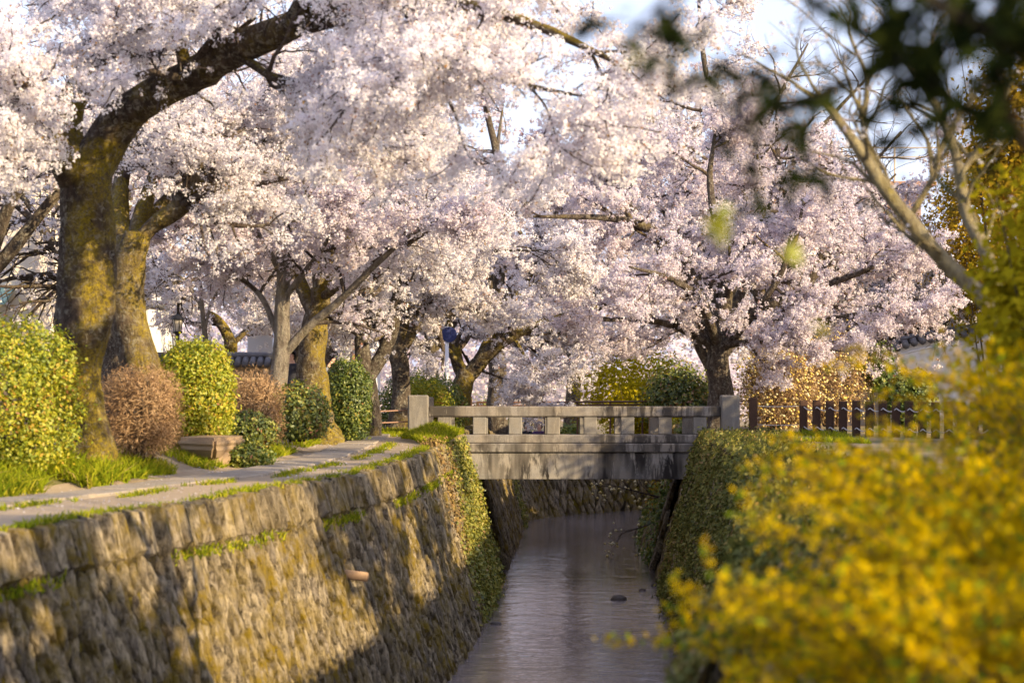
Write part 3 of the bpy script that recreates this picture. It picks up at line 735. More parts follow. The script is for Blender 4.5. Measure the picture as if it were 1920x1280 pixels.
# trunks that must stay readable: (polyline, half width px, depth, share kept)
PROT += [([(170, 860), (165, 560), (163, 340), (215, 240), (275, 190), (350, 148), (440, 98), (545, 50)], 62, 33, 0.10),
         ([(290, 700), (250, 560), (245, 490)], 42, 36.5, 0.12), ([(318, 402), (390, 330)], 32, 36.5, 0.05),
         ([(522, 745), (530, 600), (530, 490)], 26, 43.5, 0.15), ([(530, 665), (640, 560), (720, 480)], 14, 43.5, 0.3),
         ([(590, 800), (588, 600), (598, 560)], 40, 46.5, 0.12), ([(692, 800), (685, 690), (690, 560)], 24, 50.5, 0.2), ([(700, 690), (735, 610)], 22, 50.5, 0.25),
         ([(748, 745), (752, 640), (755, 560)], 22, 54.5, 0.2), ([(752, 650), (800, 560)], 16, 54.5, 0.3),
         ([(840, 600), (840, 720)], 20, 62.5, 0.10), ([(834, 626), (850, 626)], 20, 62.5, 0.25), ([(868, 740), (915, 660), (960, 630)], 22, 63.5, 0.3),
         ([(1352, 755), (1345, 640)], 34, 55.3, 0.12), ([(1345, 650), (1320, 560), (1290, 500)], 20, 55.5, 0.3), ([(1000, 405), (1150, 410)], 10, 55.5, 0.2),
         ([(333, 590), (333, 630)], 22, 60, 0.0), ([(513, 515), (516, 700)], 14, 60, 0.3),
         ([(0, 470), (60, 470)], 40, 70, 0.15), ([(0, 560), (60, 560)], 45, 70, 0.1), ([(560, 660), (640, 700)], 22, 52, 0.05), ([(0, 640), (1000, 760)], 30, 41, 0.0),
         ([(1650, 670), (1800, 640)], 35, 90, 0.1), ([(1080, 690), (1300, 730)], 40, 80, 0.35), ([(770, 780), (1380, 780)], 42, 60, 0.0), ([(1560, 60), (1660, 240)], 100, 120, 0.04), ([(1660, 60), (1680, 240)], 90, 120, 0.04)]

def build_cherries():
    Y = 32.0
    cherry('huge old cherry with leaning mossy trunk, nearest tree beside the path', [
        px_limb([(160, 880, Y), (152, 790, Y), (150, 680, Y), (156, 560, Y), (162, 430, Y), (170, 320, Y)], [.46, .31, .33, .39, .375, .33]),
        px_limb([(165, 330, Y), (215, 236, Y), (275, 190, Y - .2), (350, 148, Y - .6), (440, 98, Y - 1), (545, 50, Y - 1.6), (680, 20, 29.5), (850, 10, 28), (1010, 50, 27), (1180, 130, 26.5)], [.29, .265, .235, .225, .21, .18, .13, .09, .055, .02]),
        px_limb([(150, 330, Y), (130, 230, Y + .3), (155, 150, Y + .6), (222, 95, Y + .9), (236, 10, Y + 1), (245, -120, Y + 1)], [.24, .2, .17, .16, .13, .08]),
        px_limb([(150, 340, Y), (90, 260, Y - .8), (10, 190, Y - 1.6), (-160, 120, Y - 2.2)], [.22, .17, .12, .05]),
        px_limb([(350, 148, Y - .6), (335, 80, Y - .7), (300, 20, Y - .9), (290, -60, Y - 1)], [.10, .08, .06, .03]),
        px_limb([(545, 50, Y - 1.6), (600, -40, 29.6), (720, -120, 28.6), (900, -130, 27)], [.13, .1, .07, .03]),
        px_limb([(680, 20, 29.5), (740, 90, 28.6), (860, 130, 27.6), (1010, 165, 26.8), (1120, 185, 26.4)], [.07, .05, .035, .025, .012]),
        px_limb([(440, 98, Y - 1), (520, 150, Y - 1.6), (620, 190, Y - 2), (720, 215, Y - 2.2)], [.06, .045, .03, .012])],
        11, nb=30000, q=12, size=0.0185, clump=0.07, bark='bark_old', petal='petal_near', L=(2.0, 1.1, 0.5), n=(11, 6, 4), sides=26, bump=0.11, up=0.05, grav=-0.035)
    Y = 36.0
    cherry('golden moss covered cherry leaning left behind the nearest one, with a broken stub', [
        px_limb([(292, 845, Y), (268, 690, Y), (247, 590, Y), (243, 500, Y), (258, 440, Y)], [.40, .30, .28, .24, .20]),
        px_limb([(250, 470, Y), (285, 425, Y), (325, 396, Y), (352, 366, Y - .1), (393, 326, Y - .2)], [.12, .11, .15, .16, .13]),
        px_limb([(240, 490, Y), (225, 390, Y + .6), (245, 260, Y + 1.2), (300, 120, Y + 2)], [.18, .15, .1, .05]),
        px_limb([(247, 530, Y), (250, 450, Y + .3), (330, 360, Y + 1.5), (460, 280, Y + 2), (620, 240, Y + 1.5)], [.13, .12, .1, .07, .03]),
        px_limb([(250, 490, Y), (262, 410, Y + .4), (310, 300, Y + 1), (420, 220, Y + 1.5), (560, 180, Y + 1)], [.14, .12, .1, .07, .03])],
        12, nb=10500, q=13, size=0.019, clump=0.07, bark='bark_mossy', L=(1.9, 1.0, .5), n=(10, 6, 4), sides=20, bump=0.13, t0=0.45)
    Y = 43.0
    cherry('slender smooth grey cherry in front of the mossy burled trunk', [
        px_limb([(516, 825, Y), (520, 735, Y), (527, 640, Y), (532, 560, Y), (530, 470, Y), (526, 380, Y), (530, 300, Y)], [.22, .17, .15, .13, .11, .085, .05]),
        px_limb([(528, 668, Y), (578, 612, Y - .1), (640, 560, Y - .4), (700, 500, Y - .8), (770, 440, Y - 1.2), (850, 400, Y - 1.5)], [.085, .08, .065, .055, .04, .015]),
        px_limb([(525, 640, Y), (492, 560, Y + .3), (450, 520, Y + .5), (395, 470, Y + .8), (330, 440, Y + 1)], [.06, .05, .04, .03, .012]),
        px_limb([(532, 560, Y), (580, 500, Y - .4), (620, 440, Y - .8), (650, 370, Y - 1.2)], [.06, .05, .035, .015]),
        px_limb([(530, 520, Y), (490, 450, Y - .5), (440, 400, Y - 1), (390, 370, Y - 1.3)], [.06, .05, .035, .015]),
        px_limb([(530, 470, Y), (560, 400, Y + .8), (600, 340, Y + 1.4)], [.06, .045, .02]),
        px_limb([(528, 400, Y), (470, 350, Y + .2), (400, 320, Y + .4)], [.05, .04, .02])],
        13, nb=12500, q=13, size=0.021, clump=0.07, bark='bark_grey', petal='petal_pink', L=(1.5, .9, .42), n=(9, 6, 4), sides=16, bump=0.05, up=0.1)
    Y = 46.0
    cherry('thick burled cherry trunk covered in ochre moss and pale lichen', [
        px_limb([(590, 815, Y), (588, 745, Y), (586, 690, Y), (588, 640, Y), (594, 585, Y), (600, 540, Y)], [.38, .30, .285, .26, .21, .18]),
        px_limb([(598, 580, Y), (612, 510, Y), (655, 430, Y + .4), (710, 330, Y + .8), (740, 230, Y + 1)], [.17, .15, .11, .08, .03]),
        px_limb([(592, 590, Y), (545, 490, Y + .6), (500, 390, Y + 1.2), (470, 280, Y + 1.5)], [.16, .13, .09, .04]),
        px_limb([(600, 560, Y), (660, 520, Y - .8), (740, 470, Y - 1.6), (830, 420, Y - 2.2)], [.1, .08, .05, .02]),
        px_limb([(600, 545, Y), (590, 420, Y + .2), (600, 300, Y), (590, 180, Y)], [.14, .11, .08, .03])],
        14, nb=10500, q=13, size=0.022, clump=0.075, bark='bark_mossy', L=(2.1, 1.1, .5), n=(10, 6, 4), sides=22, bump=0.15)
    Y = 50.0
    cherry('dark forked cherry just left of the bridge with scaly trunk', [
        px_limb([(694, 815, Y), (692, 740, Y), (686, 692, Y)], [.26, .2, .19]),
        px_limb([(686, 700, Y), (681, 650, Y), (688, 580, Y + .2), (690, 530, Y + .3), (676, 420, Y + .5), (690, 300, Y + .6)], [.17, .16, .145, .13, .08, .03]),
        px_limb([(690, 705, Y), (720, 658, Y), (735, 612, Y), (742, 555, Y - .3), (770, 470, Y - .8), (820, 380, Y - 1.2)], [.15, .15, .12, .09, .06, .02]),
        px_limb([(735, 612, Y), (690, 640, Y - .5), (640, 600, Y - 1), (600, 560, Y - 1.3)], [.05, .035, .025, .012]),
        px_limb([(688, 560, Y), (640, 480, Y + 1), (590, 400, Y + 1.6), (560, 320, Y + 2)], [.1, .08, .06, .02])],
        15, nb=9000, q=13, size=0.023, clump=0.075, bark='bark_dark', L=(1.9, 1.0, .5), n=(9, 6, 4))
    Y = 54.0
    cherry('lichen flecked cherry with several rising limbs behind the round dome bush', [
        px_limb([(752, 800, Y), (750, 720, Y), (746, 660, Y)], [.25, .2, .2]),
        px_limb([(746, 665, Y), (757, 600, Y), (757, 540, Y), (748, 450, Y + .4), (760, 330, Y + .6)], [.15, .125, .11, .07, .03]),
        px_limb([(750, 665, Y), (782, 605, Y), (802, 555, Y), (838, 505, Y - .3), (910, 430, Y - .8), (990, 370, Y - 1)], [.13, .115, .1, .075, .05, .015]),
        px_limb([(752, 655, Y), (775, 620, Y + .6), (815, 592, Y + .8), (842, 565, Y + 1), (850, 500, Y + 1.2)], [.13, .12, .11, .09, .03]),
        px_limb([(745, 660, Y), (722, 620, Y + .2), (715, 560, Y + .4), (700, 480, Y + .6)], [.06, .05, .04, .02]),
        px_limb([(802, 555, Y), (860, 480, Y - 1.5), (930, 470, Y - 3), (1010, 470, Y - 4)], [.07, .05, .04, .015])],
        16, nb=10500, q=13, size=0.024, clump=0.075, bark='bark_dark', L=(2.1, 1.1, .5), n=(9, 6, 4))
    Y = 63.0
    cherry('low cherry leaning out over the canal beside the round blue sign', [
        px_limb([(862, 790, Y), (866, 735, Y), (880, 695, Y)], [.36, .28, .25]),
        px_limb([(876, 705, Y), (912, 662, Y - .2), (960, 630, Y - .5), (1030, 600, Y - .8), (1120, 575, Y - 1)], [.22, .2, .15, .1, .03]),
        px_limb([(872, 710, Y), (848, 640, Y + .4), (835, 560, Y + .8), (850, 440, Y + 1)], [.18, .15, .1, .04]),
        px_limb([(895, 680, Y), (940, 600, Y + .6), (990, 520, Y + 1), (1050, 430, Y + 1.2)], [.16, .13, .09, .03]),
        px_limb([(880, 700, Y), (820, 640, Y), (760, 600, Y), (720, 560, Y)], [.1, .08, .05, .02]),
        px_limb([(960, 630, Y - .5), (1000, 690, Y - 1), (1050, 715, Y - 1.4)], [.06, .04, .015])],
        17, nb=8500, q=13, size=0.027, clump=0.085, bark='bark_old', L=(2.4, 1.2, .55), n=(8, 6, 4))
    Y = 55.0
    cherry('broad spreading pink cherry at the right end of the bridge', [
        px_limb([(1354, 812, Y), (1352, 750, Y), (1348, 690, Y), (1346, 645, Y)], [.40, .30, .25, .23]),
        px_limb([(1346, 655, Y), (1322, 580, Y), (1290, 505, Y - .2), (1240, 440, Y - .6), (1150, 410, Y - 1.2), (1000, 406, Y - 1.8)], [.19, .165, .14, .115, .08, .03]),
        px_limb([(1348, 650, Y), (1362, 560, Y + .3), (1352, 450, Y + .6), (1330, 350, Y + .8), (1342, 240, Y + 1)], [.17, .14, .11, .08, .03]),
        px_limb([(1350, 655, Y), (1400, 592, Y), (1470, 562, Y - .2), (1560, 530, Y - .5), (1640, 500, Y - .8), (1700, 455, Y - 1)], [.15, .125, .1, .07, .045, .015]),
        px_limb([(1350, 660, Y), (1392, 612, Y - .4), (1445, 545, Y - 1), (1490, 450, Y - 1.4), (1510, 360, Y - 1.6)], [.12, .1, .075, .05, .02]),
        px_limb([(1344, 655, Y), (1292, 622, Y - .3), (1225, 602, Y - .8), (1135, 600, Y - 1.4), (1060, 606, Y - 1.8)], [.12, .1, .07, .04, .012]),
        px_limb([(1346, 650, Y), (1310, 560, Y - 1.5), (1250, 520, Y - 3), (1180, 500, Y - 4)], [.12, .09, .06, .02]),
        px_limb([(1350, 650, Y), (1420, 640, Y - 1), (1500, 650, Y - 1.8), (1590, 660, Y - 2.2)], [.08, .06, .04, .012]),
        px_limb([(1400, 592, Y), (1510, 600, Y - .6), (1620, 585, Y - 1), (1700, 560, Y - 1.2)], [.07, .05, .035, .012]),
        px_limb([(1348, 640, Y), (1270, 500, Y + 1.5), (1180, 380, Y + 2.5), (1100, 280, Y + 3)], [.14, .11, .08, .03]),
        px_limb([(1348, 640, Y), (1400, 520, Y + 1.5), (1430, 400, Y + 2.5), (1420, 290, Y + 3)], [.13, .1, .07, .03])],
        18, nb=20000, q=13, size=0.0235, clump=0.075, bark='bark_dark', petal='petal_pink', L=(1.9, 1.0, .48), n=(8, 6, 4), up=0.06, grav=-0.02)
    # trees further back, each with its own shape
    far = [(-9.2, 56, 8.5, 5.0, 'tall white cherry behind the brown shrub and grey roof'), (-5.0, 66, 12.5, 6.0, 'tall cherry rising behind the burled trunk'),
           (5.9, 68, 13.8, 5.4, 'tall cherry with pale limbs behind the pink one at the bridge end'),
           (-0.5, 76, 15.0, 7.0, 'pale cherry beyond the bridge above the iron railing'), (-7.5, 82, 10.5, 6.0, 'far white cherry behind the blue sign'),
           (2.4, 93, 11.5, 6.0, 'far cherry in the middle beyond the canal bend'), (8.0, 97, 9.5, 5.0, 'far cherry behind the yellow bushes beyond the bridge'),
           (-15, 72, 10.5, 6.0, 'far white cherry behind the lantern'), (-3.5, 104, 11.5, 6.5, 'most distant pale cherry straight beyond the bridge railing'),
           (7.0, 62.5, 8.6, 4.2, 'tall cherry right of the pale limbed one, in front of the pinkish tan house'),
           (10.4, 64.5, 5.0, 3.2, 'small cherry in front of the timber framed house at the right'),
           (-9.5, 42.5, 9.8, 5.0, 'tall cherry behind the nearest old one at the left edge')]
    for k, (X, Yd, H, R_, lab) in enumerate(far):
        big = Yd > 75
        cherry(lab, generic(X, Yd, H, R_, 40 + k, nl=8, r0=0.26 if not big else 0.3), 60 + k, nb=(10500 if k in (2, 9) else 6200) if not big else 5600, q=9 if not big else 8, size=0.034 if not big else 0.052,
               clump=0.075 if not big else 0.10, bark='bark_dark', petal='petal' if k % 2 == 0 else 'petal_pink', L=(2.5, 1.35, .62), n=(8, 6, 4), sides=12, up=0.05, grav=-0.03, minz=float(gz(X, Yd)) + (.5 if big else 4.2 if X == -9.5 else 1.2), spread=.08)
    # small gnarled pruned trees
    Y = 60.0
    cherry('small gnarled pruned cherry behind the orange-brown shrub', [
        px_limb([(440, 740, Y), (432, 690, Y), (436, 640, Y)], [.2, .16, .17]),
        px_limb([(436, 645, Y), (410, 600, Y), (380, 585, Y), (350, 580, Y)], [.14, .12, .08, .03]),
        px_limb([(436, 645, Y), (465, 620, Y), (490, 600, Y), (520, 560, Y)], [.07, .06, .04, .02])], 31, nb=1200, size=.03, clump=.07, bark='bark_mossy', L=(1.2, .7, .4), n=(6, 4, 3))
    Y = 48.0
    cherry('thin straight young cherry rising behind the black lantern', [
        px_limb([(392, 760, Y), (386, 640, Y), (378, 560, Y), (372, 500, Y), (362, 430, Y)], [.07, .055, .045, .035, .02]),
        px_limb([(384, 620, Y), (400, 560, Y), (440, 510, Y), (480, 480, Y)], [.03, .025, .018, .01]),
        px_limb([(380, 580, Y), (350, 530, Y), (320, 510, Y), (280, 500, Y)], [.03, .025, .018, .01])], 32, nb=1500, size=.026, clump=.062, bark='bark_grey', L=(1.1, .7, .35), n=(6, 5, 3), sides=10, bump=.04)
build_cherries()

def distant_wood():
    r = np.random.default_rng(33); n = 52000
    x = r.uniform(-34, 13, n); y = r.uniform(116, 134, n); h = 6.5 + 2.0 * wobble(np.stack([x, y, 0 * x], -1), 4, .35)
    h = np.where(x > 9, h * .45, h); z = -1.3 + h * r.random(n) ** .8
    P = np.stack([x, y, z], -1); P = P[wobble(P, 6, .9) + .25 * r.normal(size=n) > -.45]
    V, Q = cards(P, r.normal(size=P.shape) + np.array([.2, -.4, .3]), .13 * r.uniform(.6, 1.3, len(P)), .9, .15, r)
    tag(mesh_arr('distant_blossom', V, Q, M['petal_pink'], rnd=r.random(len(P)) * .92), 'pale mass of distant cherry blossom closing the view behind the trees', 'blossom', None, 'stuff')
distant_wood()

# ------------------------------------------------------------------ shrubs
def bush(name, label, cat, c, rad, seed, nleaf=7000, size=0.035, mat='leaf_hedge', aspect=0.55, square=1.0, lump=0.10, base_z=None, group=None, stems=8, twiggy=0, depth=0.16, flowers=None):
    """rounded clipped or loose shrub: leaves through the outer shell, stems inside"""
    r = np.random.default_rng(seed); c = np.array(c, float); rad = np.array(rad, float)
    bz = c[2] - rad[2] if base_z is None else base_z
    o = root(name, label, cat, (c[0], c[1], bz), group)
    d = nrm(r.normal(size=(nleaf, 3)))
    d = np.sign(d) * np.abs(d) ** square; d = d / np.maximum((np.abs(d) ** 2.6).sum(1, keepdims=True) ** (1 / 2.6), 1e-6) if square != 1.0 else d
    k = 1 - np.abs(r.normal(size=nleaf)) * depth
    inn = r.random(nleaf) < .22; k[inn] = r.uniform(.55, .85, inn.sum()); out = r.random(nleaf) < .035; k[out] = r.uniform(1.0, 1.14, out.sum())
    k = k * (1 + lump * wobble(d * rad, seed, 4.0 / max(rad.max() * 0.5, .3)))
    P = c + d * rad * k[:, None]
    P = P[P[:, 2] > bz + 0.02 * r.random(len(P))]
    N = nrm((P - c) / rad ** 2 + r.normal(size=P.shape) * 0.75 / rad.mean() + np.array([0, 0, 0.35]))
    ln = r.uniform(.65, 1.3, len(P)) * size * np.where(np.linalg.norm((P - c) / rad, axis=1) < .8, 1.5, 1.0)
    if twiggy:
        t = nrm((P - c) + r.normal(size=P.shape) * 0.45 * rad.mean()); V, Q = cards(P, N, ln, aspect, 0.05, r, t)
    else: V, Q = cards(P, N, ln, aspect, 0.22, r)
    mesh_arr('foliage', V, Q, M[mat], o, rnd=np.clip(r.beta(1.6, 2.0, len(P)) + 0.18 * wobble(P, seed + 3, 5.0), 0, 1), kind='stuff')
    mb = MB()
    for s in range(stems):
        a = r.uniform(0, 6.28); q = r.uniform(.1, .5); e = c + np.array([math.cos(a) * rad[0] * .8, math.sin(a) * rad[1] * .8, rad[2] * r.uniform(.1, .8)])
        b = np.array([c[0] + math.cos(a) * rad[0] * q * .5, c[1] + math.sin(a) * rad[1] * q * .5, bz - .05])
        mb.tube(crom([b, b * .5 + e * .5 + np.array([0, 0, .15]), e], 7), np.linspace(.022, .006, 7), 5)
    if stems: mb.build('stems', M['branch'], o, True)
    if flowers:
        fm, nf, fs = flowers; sel = r.choice(len(P), min(nf, len(P)), False)
        V, Q = balls(P[sel] + N[sel] * 0.02, fs * r.uniform(.7, 1.2, len(sel)))
        mesh_arr('flowers', V, Q, M[fm], o, rnd=np.repeat(r.random(len(sel)), 8), kind='stuff')
    return o
def balls(C, s):
    """small octahedral flower heads"""
    D = np.array([(1, 0, 0), (-1, 0, 0), (0, 1, 0), (0, -1, 0), (0, 0, 1), (0, 0, -1)], float)
    n = len(C); V = (C[:, None] + D[None] * np.broadcast_to(s, (n,))[:, None, None]).reshape(-1, 3)
    T = np.array([(0, 2, 4), (2, 1, 4), (1, 3, 4), (3, 0, 4), (2, 0, 5), (1, 2, 5), (3, 1, 5), (0, 3, 5)])
    return V, (np.arange(n)[:, None, None] * 6 + T[None]).reshape(-1, 3)
def pxbush(x0, x1, y0, y1, Y, ry=None):
    """centre and radii from the photograph's extents at depth Y"""
    a, b = W(x0, y0, Y), W(x1, y1, Y); c = (a + b) / 2; rx, rz = abs(b[0] - a[0]) / 2, abs(a[2] - b[2]) / 2
    return c, (rx, ry or rx, rz)
def build_shrubs():
    c, rd = pxbush(-190, 152, 590, 905, 30.0, 1.0)
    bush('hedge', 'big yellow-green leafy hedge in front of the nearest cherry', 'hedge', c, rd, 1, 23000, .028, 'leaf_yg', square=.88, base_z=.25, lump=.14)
    c, rd = pxbush(186, 346, 682, 860, 33.2, .75)
    bush('shrub', 'round clipped bare brown shrub beside the nearest trunk', 'shrub', c, rd, 2, 15000, .036, 'twig_brown', aspect=.13, square=.8, twiggy=1, base_z=.25, lump=.06, stems=16, depth=.26)
    c, rd = pxbush(292, 440, 638, 850, 36.6, .8)
    bush('hedge', 'clipped bright green bush behind the stone bench', 'hedge', c, rd, 3, 18000, .028, 'leaf_yg', square=.92, base_z=.25, lump=.13)
    c, rd = pxbush(415, 535, 692, 850, 39, .7)
    bush('shrub', 'orange-brown twiggy shrub right of the bench', 'shrub', c, rd, 4, 9000, .036, 'twig_brown', aspect=.15, square=.85, twiggy=1, base_z=.25, stems=12, depth=.25)
    c, rd = pxbush(492, 622, 718, 845, 41.5, .7)
    bush('shrub', 'loose green shrub with reddish shoots in front of the burled trunk', 'shrub', c, rd, 5, 9000, .034, 'leaf_mixed', base_z=.25, lump=.16, depth=.22)
    c, rd = pxbush(408, 520, 770, 850, 38.2, .5)
    bush('shrub', 'low yellow-green shrub at the foot of the orange-brown one', 'shrub', c, rd, 15, 3500, .03, 'leaf_mixed', base_z=.15, lump=.16)
    c, rd = pxbush(612, 698, 676, 832, 47.2, .5)
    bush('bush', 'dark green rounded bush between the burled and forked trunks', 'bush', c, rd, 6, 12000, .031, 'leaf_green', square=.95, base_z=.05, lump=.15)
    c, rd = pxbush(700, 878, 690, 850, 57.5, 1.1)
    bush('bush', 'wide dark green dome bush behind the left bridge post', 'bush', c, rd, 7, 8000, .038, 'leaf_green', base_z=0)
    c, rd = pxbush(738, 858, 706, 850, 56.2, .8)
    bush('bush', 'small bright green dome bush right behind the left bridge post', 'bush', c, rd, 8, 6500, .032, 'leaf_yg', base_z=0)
    c, rd = pxbush(405, 515, 832, 890, 35.8, .45)
    bush('bush', 'low golden green mound beside the bench foot', 'bush', c, rd, 9, 3200, .028, 'leaf_hedge', base_z=.0)
    # beyond the bridge
    for k, (x0, x1, y0, y1, Y, m, lab, n) in enumerate([
        (1068, 1310, 630, 830, 85, 'leaf_yellow', 'tall lemon yellow shrub beyond the bridge, left of the pink cherry', 8000),
        (1130, 1260, 700, 840, 82, 'leaf_yellow', 'lower yellow shrub just above the bridge rail', 4000),
        (1200, 1345, 672, 830, 79, 'leaf_mixed', 'green and yellow leafy shrub left of the pink cherry trunk', 6000),
        (880, 960, 740, 860, 84, 'leaf_green', 'small green bush behind the brown railing post', 3000),
        (1040, 1120, 790, 860, 80, 'leaf_hedge', 'low yellow-green bush seen through the bridge balusters', 3000),
        (1240, 1345, 770, 860, 71, 'leaf_yellow', 'golden bush seen through the right balusters', 3500)]):
        c, rd = pxbush(x0, x1, y0, y1, Y)
        bush('shrub', lab, 'shrub', c, rd, 20 + k, n, .055, m, base_z=float(gz(c[0], Y)) - .1, lump=.22, depth=.3)
    # paperbush behind the right fence
    for k, (x0, x1, y0, y1, Y, lab, nf) in enumerate([
        (1372, 1550, 635, 830, 57.5, 'twiggy paperbush full of yellow flower balls right of the bridge end', 1500),
        (1480, 1640, 610, 815, 60, 'taller paperbush with yellow flower balls in front of the dark window', 1300)]):
        c, rd = pxbush(x0, x1, y0, y1, Y, 1.0)
        bush('paperbush', lab, 'flowering shrub', c, rd, 30 + k, 9000, .07, 'twig_brown', aspect=.07, twiggy=1, base_z=0, depth=.35, stems=20, flowers=('mitsumata', nf, .034))
    # evergreens on the right
    for k, (x0, x1, y0, y1, Y, m, lab, n) in enumerate([
        (1690, 1860, 470, 700, 66, 'leaf_dark', 'dark evergreen bush rising above the white tiled wall', 9000),
        (1655, 1760, 690, 800, 52, 'leaf_green', 'small dark clipped bush in front of the white tiled wall', 4000),
        (1725, 2010, 230, 640, 62, 'leaf_gold', 'golden brown leafy tree top at the right behind lichen branches', 14000),
        (1615, 1680, 640, 740, 60, 'leaf_green', 'small leafy shrub in front of the dark window', 2500)]):
        c, rd = pxbush(x0, x1, y0, y1, Y)
        bush('shrub' if k != 2 else 'golden_tree', lab, 'shrub' if k != 2 else 'tree', c, rd, 40 + k, n, .05, m, base_z=0 if k != 2 else 0, lump=.25, depth=.3)
    c, rd = pxbush(1770, 2090, 40, 520, 40); bush('golden_tree', 'loose olive and gold leafed tree along the upper right edge', 'tree', c, rd, 51, 6500, .05, 'leaf_gold', base_z=0, lump=.3, depth=.5)
    bush('camellia', 'glossy yellow-green evergreen shrub at the right edge behind the forsythia', 'shrub', (4.15, 18.0, 1.8), (.85, .9, 1.5), 50, 6000, .04, 'leaf_yellow', base_z=0, lump=.2, depth=.35)
build_shrubs()

# ------------------------------------------------------------------ ivy, grass
def ivy(label, side, y0, y1, dens, mat, seed, mask, size=0.035, top=0.0):
    r = np.random.default_rng(seed); n = dens
    y = r.uniform(y0, y1, n); d = r.uniform(-top, 3.15, n)
    P, t, nn = wall_pt(side, y, np.maximum(d, 0)); k = mask(y, d, r); P, nn, d = P[k], nn[k], d[k]
    back = np.maximum(-d, 0); P = P - nn * back[:, None]; P[:, 2] += 0.06 * (back > 0)
    P = P + nn * (np.abs(r.normal(size=len(P))) * 0.06 + .04 + .07 * wobble(P, seed, 2.5))[:, None]
    P[:, 2] += (back > 0) * np.abs(r.normal(size=len(P))) * 0.06
    N = nrm(nn + np.array([0, 0, 0.6]) + r.normal(size=P.shape) * 0.55)
    V, Q = cards(P, N, size * r.uniform(.6, 1.35, len(P)), .75, .2, r)
    c = P.mean(0); o = root('ivy', label, 'ivy', (c[0], c[1], -0.3))
    mesh_arr('leaves', V, Q, M[mat], o, rnd=np.clip(r.beta(2, 2, len(P)) + .2 * wobble(P, seed + 1, 3.0), 0, 1), kind='stuff')
    return o
def mask_left(y, d, r):
    lo = 46.2 - 0.75 * np.maximum(d, 0) + 0.7 * np.sin(d * 2.3) + r.normal(size=len(y)) * 0.9
    return (y > lo) & (y < 51.8 + .0 * d)
ivy('gold-green ivy hanging down the left canal wall by the bridge', 'L', 40, 51.8, 30000, 'leaf_ivy_gold', 1, mask_left, .036, .0)
def mask_dry(y, d, r):
    c = 44.3 - .3 * d; return (np.abs(y - c) < 1.4 + .4 * r.normal(size=len(y))) & (d < 1.4 + .5 * r.normal(size=len(y)))
ivy('dry reddish brown vine on the wall left of the gold-green ivy', 'L', 40, 50, 9000, 'dry_vine', 2, mask_dry, .03, .3)
def mask_right(y, d, r):
    return wobble(np.stack([y, d, d * 0], -1), 5, 1.6) + r.normal(size=len(y)) * 0.25 > -0.75
ivy('olive ivy blanket covering the shaded right canal wall', 'R', 12, 50.7, 64000, 'leaf_ivy', 3, mask_right, .038, 1.6)
def mask_far(y, d, r): return (np.abs(y - 70.5 + .2 * d) < 1.0 + .3 * r.normal(size=len(y)))
ivy('bright strip of ivy on the far left wall seen under the bridge', 'L', 66, 76, 6000, 'leaf_ivy_gold', 4, mask_far, .045, .2)
def mask_far2(y, d, r): return wobble(np.stack([y, d, d * 0], -1), 9, 1.2) + r.normal(size=len(y)) * 0.3 > -0.1
ivy('dark weeds growing on the right wall under the bridge', 'R', 56, 70, 9000, 'leaf_green', 6, mask_far2, .05, .2)

def grass(label, pts, seed, h=(0.06, 0.22), mat='grass', w=0.008):
    """pts (n,3) roots of the blades"""
    r = np.random.default_rng(seed); n = len(pts); L = r.uniform(h[0], h[1], n)[:, None]
    d = nrm(np.array([0, 0, 1.0]) + r.normal(size=(n, 3)) * 0.35); s = nrm(np.cross(d, r.normal(size=(n, 3)))) * w
    b = np.stack([d[:, 0] * .5, d[:, 1] * .5, -np.abs(r.normal(size=n)) * .25], -1)
    m = pts + d * L * .55; tip = pts + (d + b) * L
    V = np.stack([pts - s, pts + s, m + s * .7, m - s * .7, tip], 1).reshape(-1, 3)
    i = np.arange(n)[:, None] * 5
    T = np.concatenate([i + np.array([[0, 1, 2]]), i + np.array([[0, 2, 3]]), i + np.array([[3, 2, 4]])], 1).reshape(-1, 3)
    o = mesh_arr('grass', V, T, M[mat], rnd=np.repeat(np.clip(r.beta(2, 2, n) + .15 * wobble(pts, seed, 4), 0, 1), 3))
    tag(o, label, 'grass', None, 'stuff'); return o
def scatter(n, fx, ylo, yhi, seed, clump=2.0, thr=-0.2):
    r = np.random.default_rng(seed); y = r.uniform(ylo, yhi, n * 3); x = fx(y, r)
    P = np.stack([x, y, gz(x, y)], -1); P = P[wobble(P * [1, 1, 0], seed, clump) > thr][:n]; return P
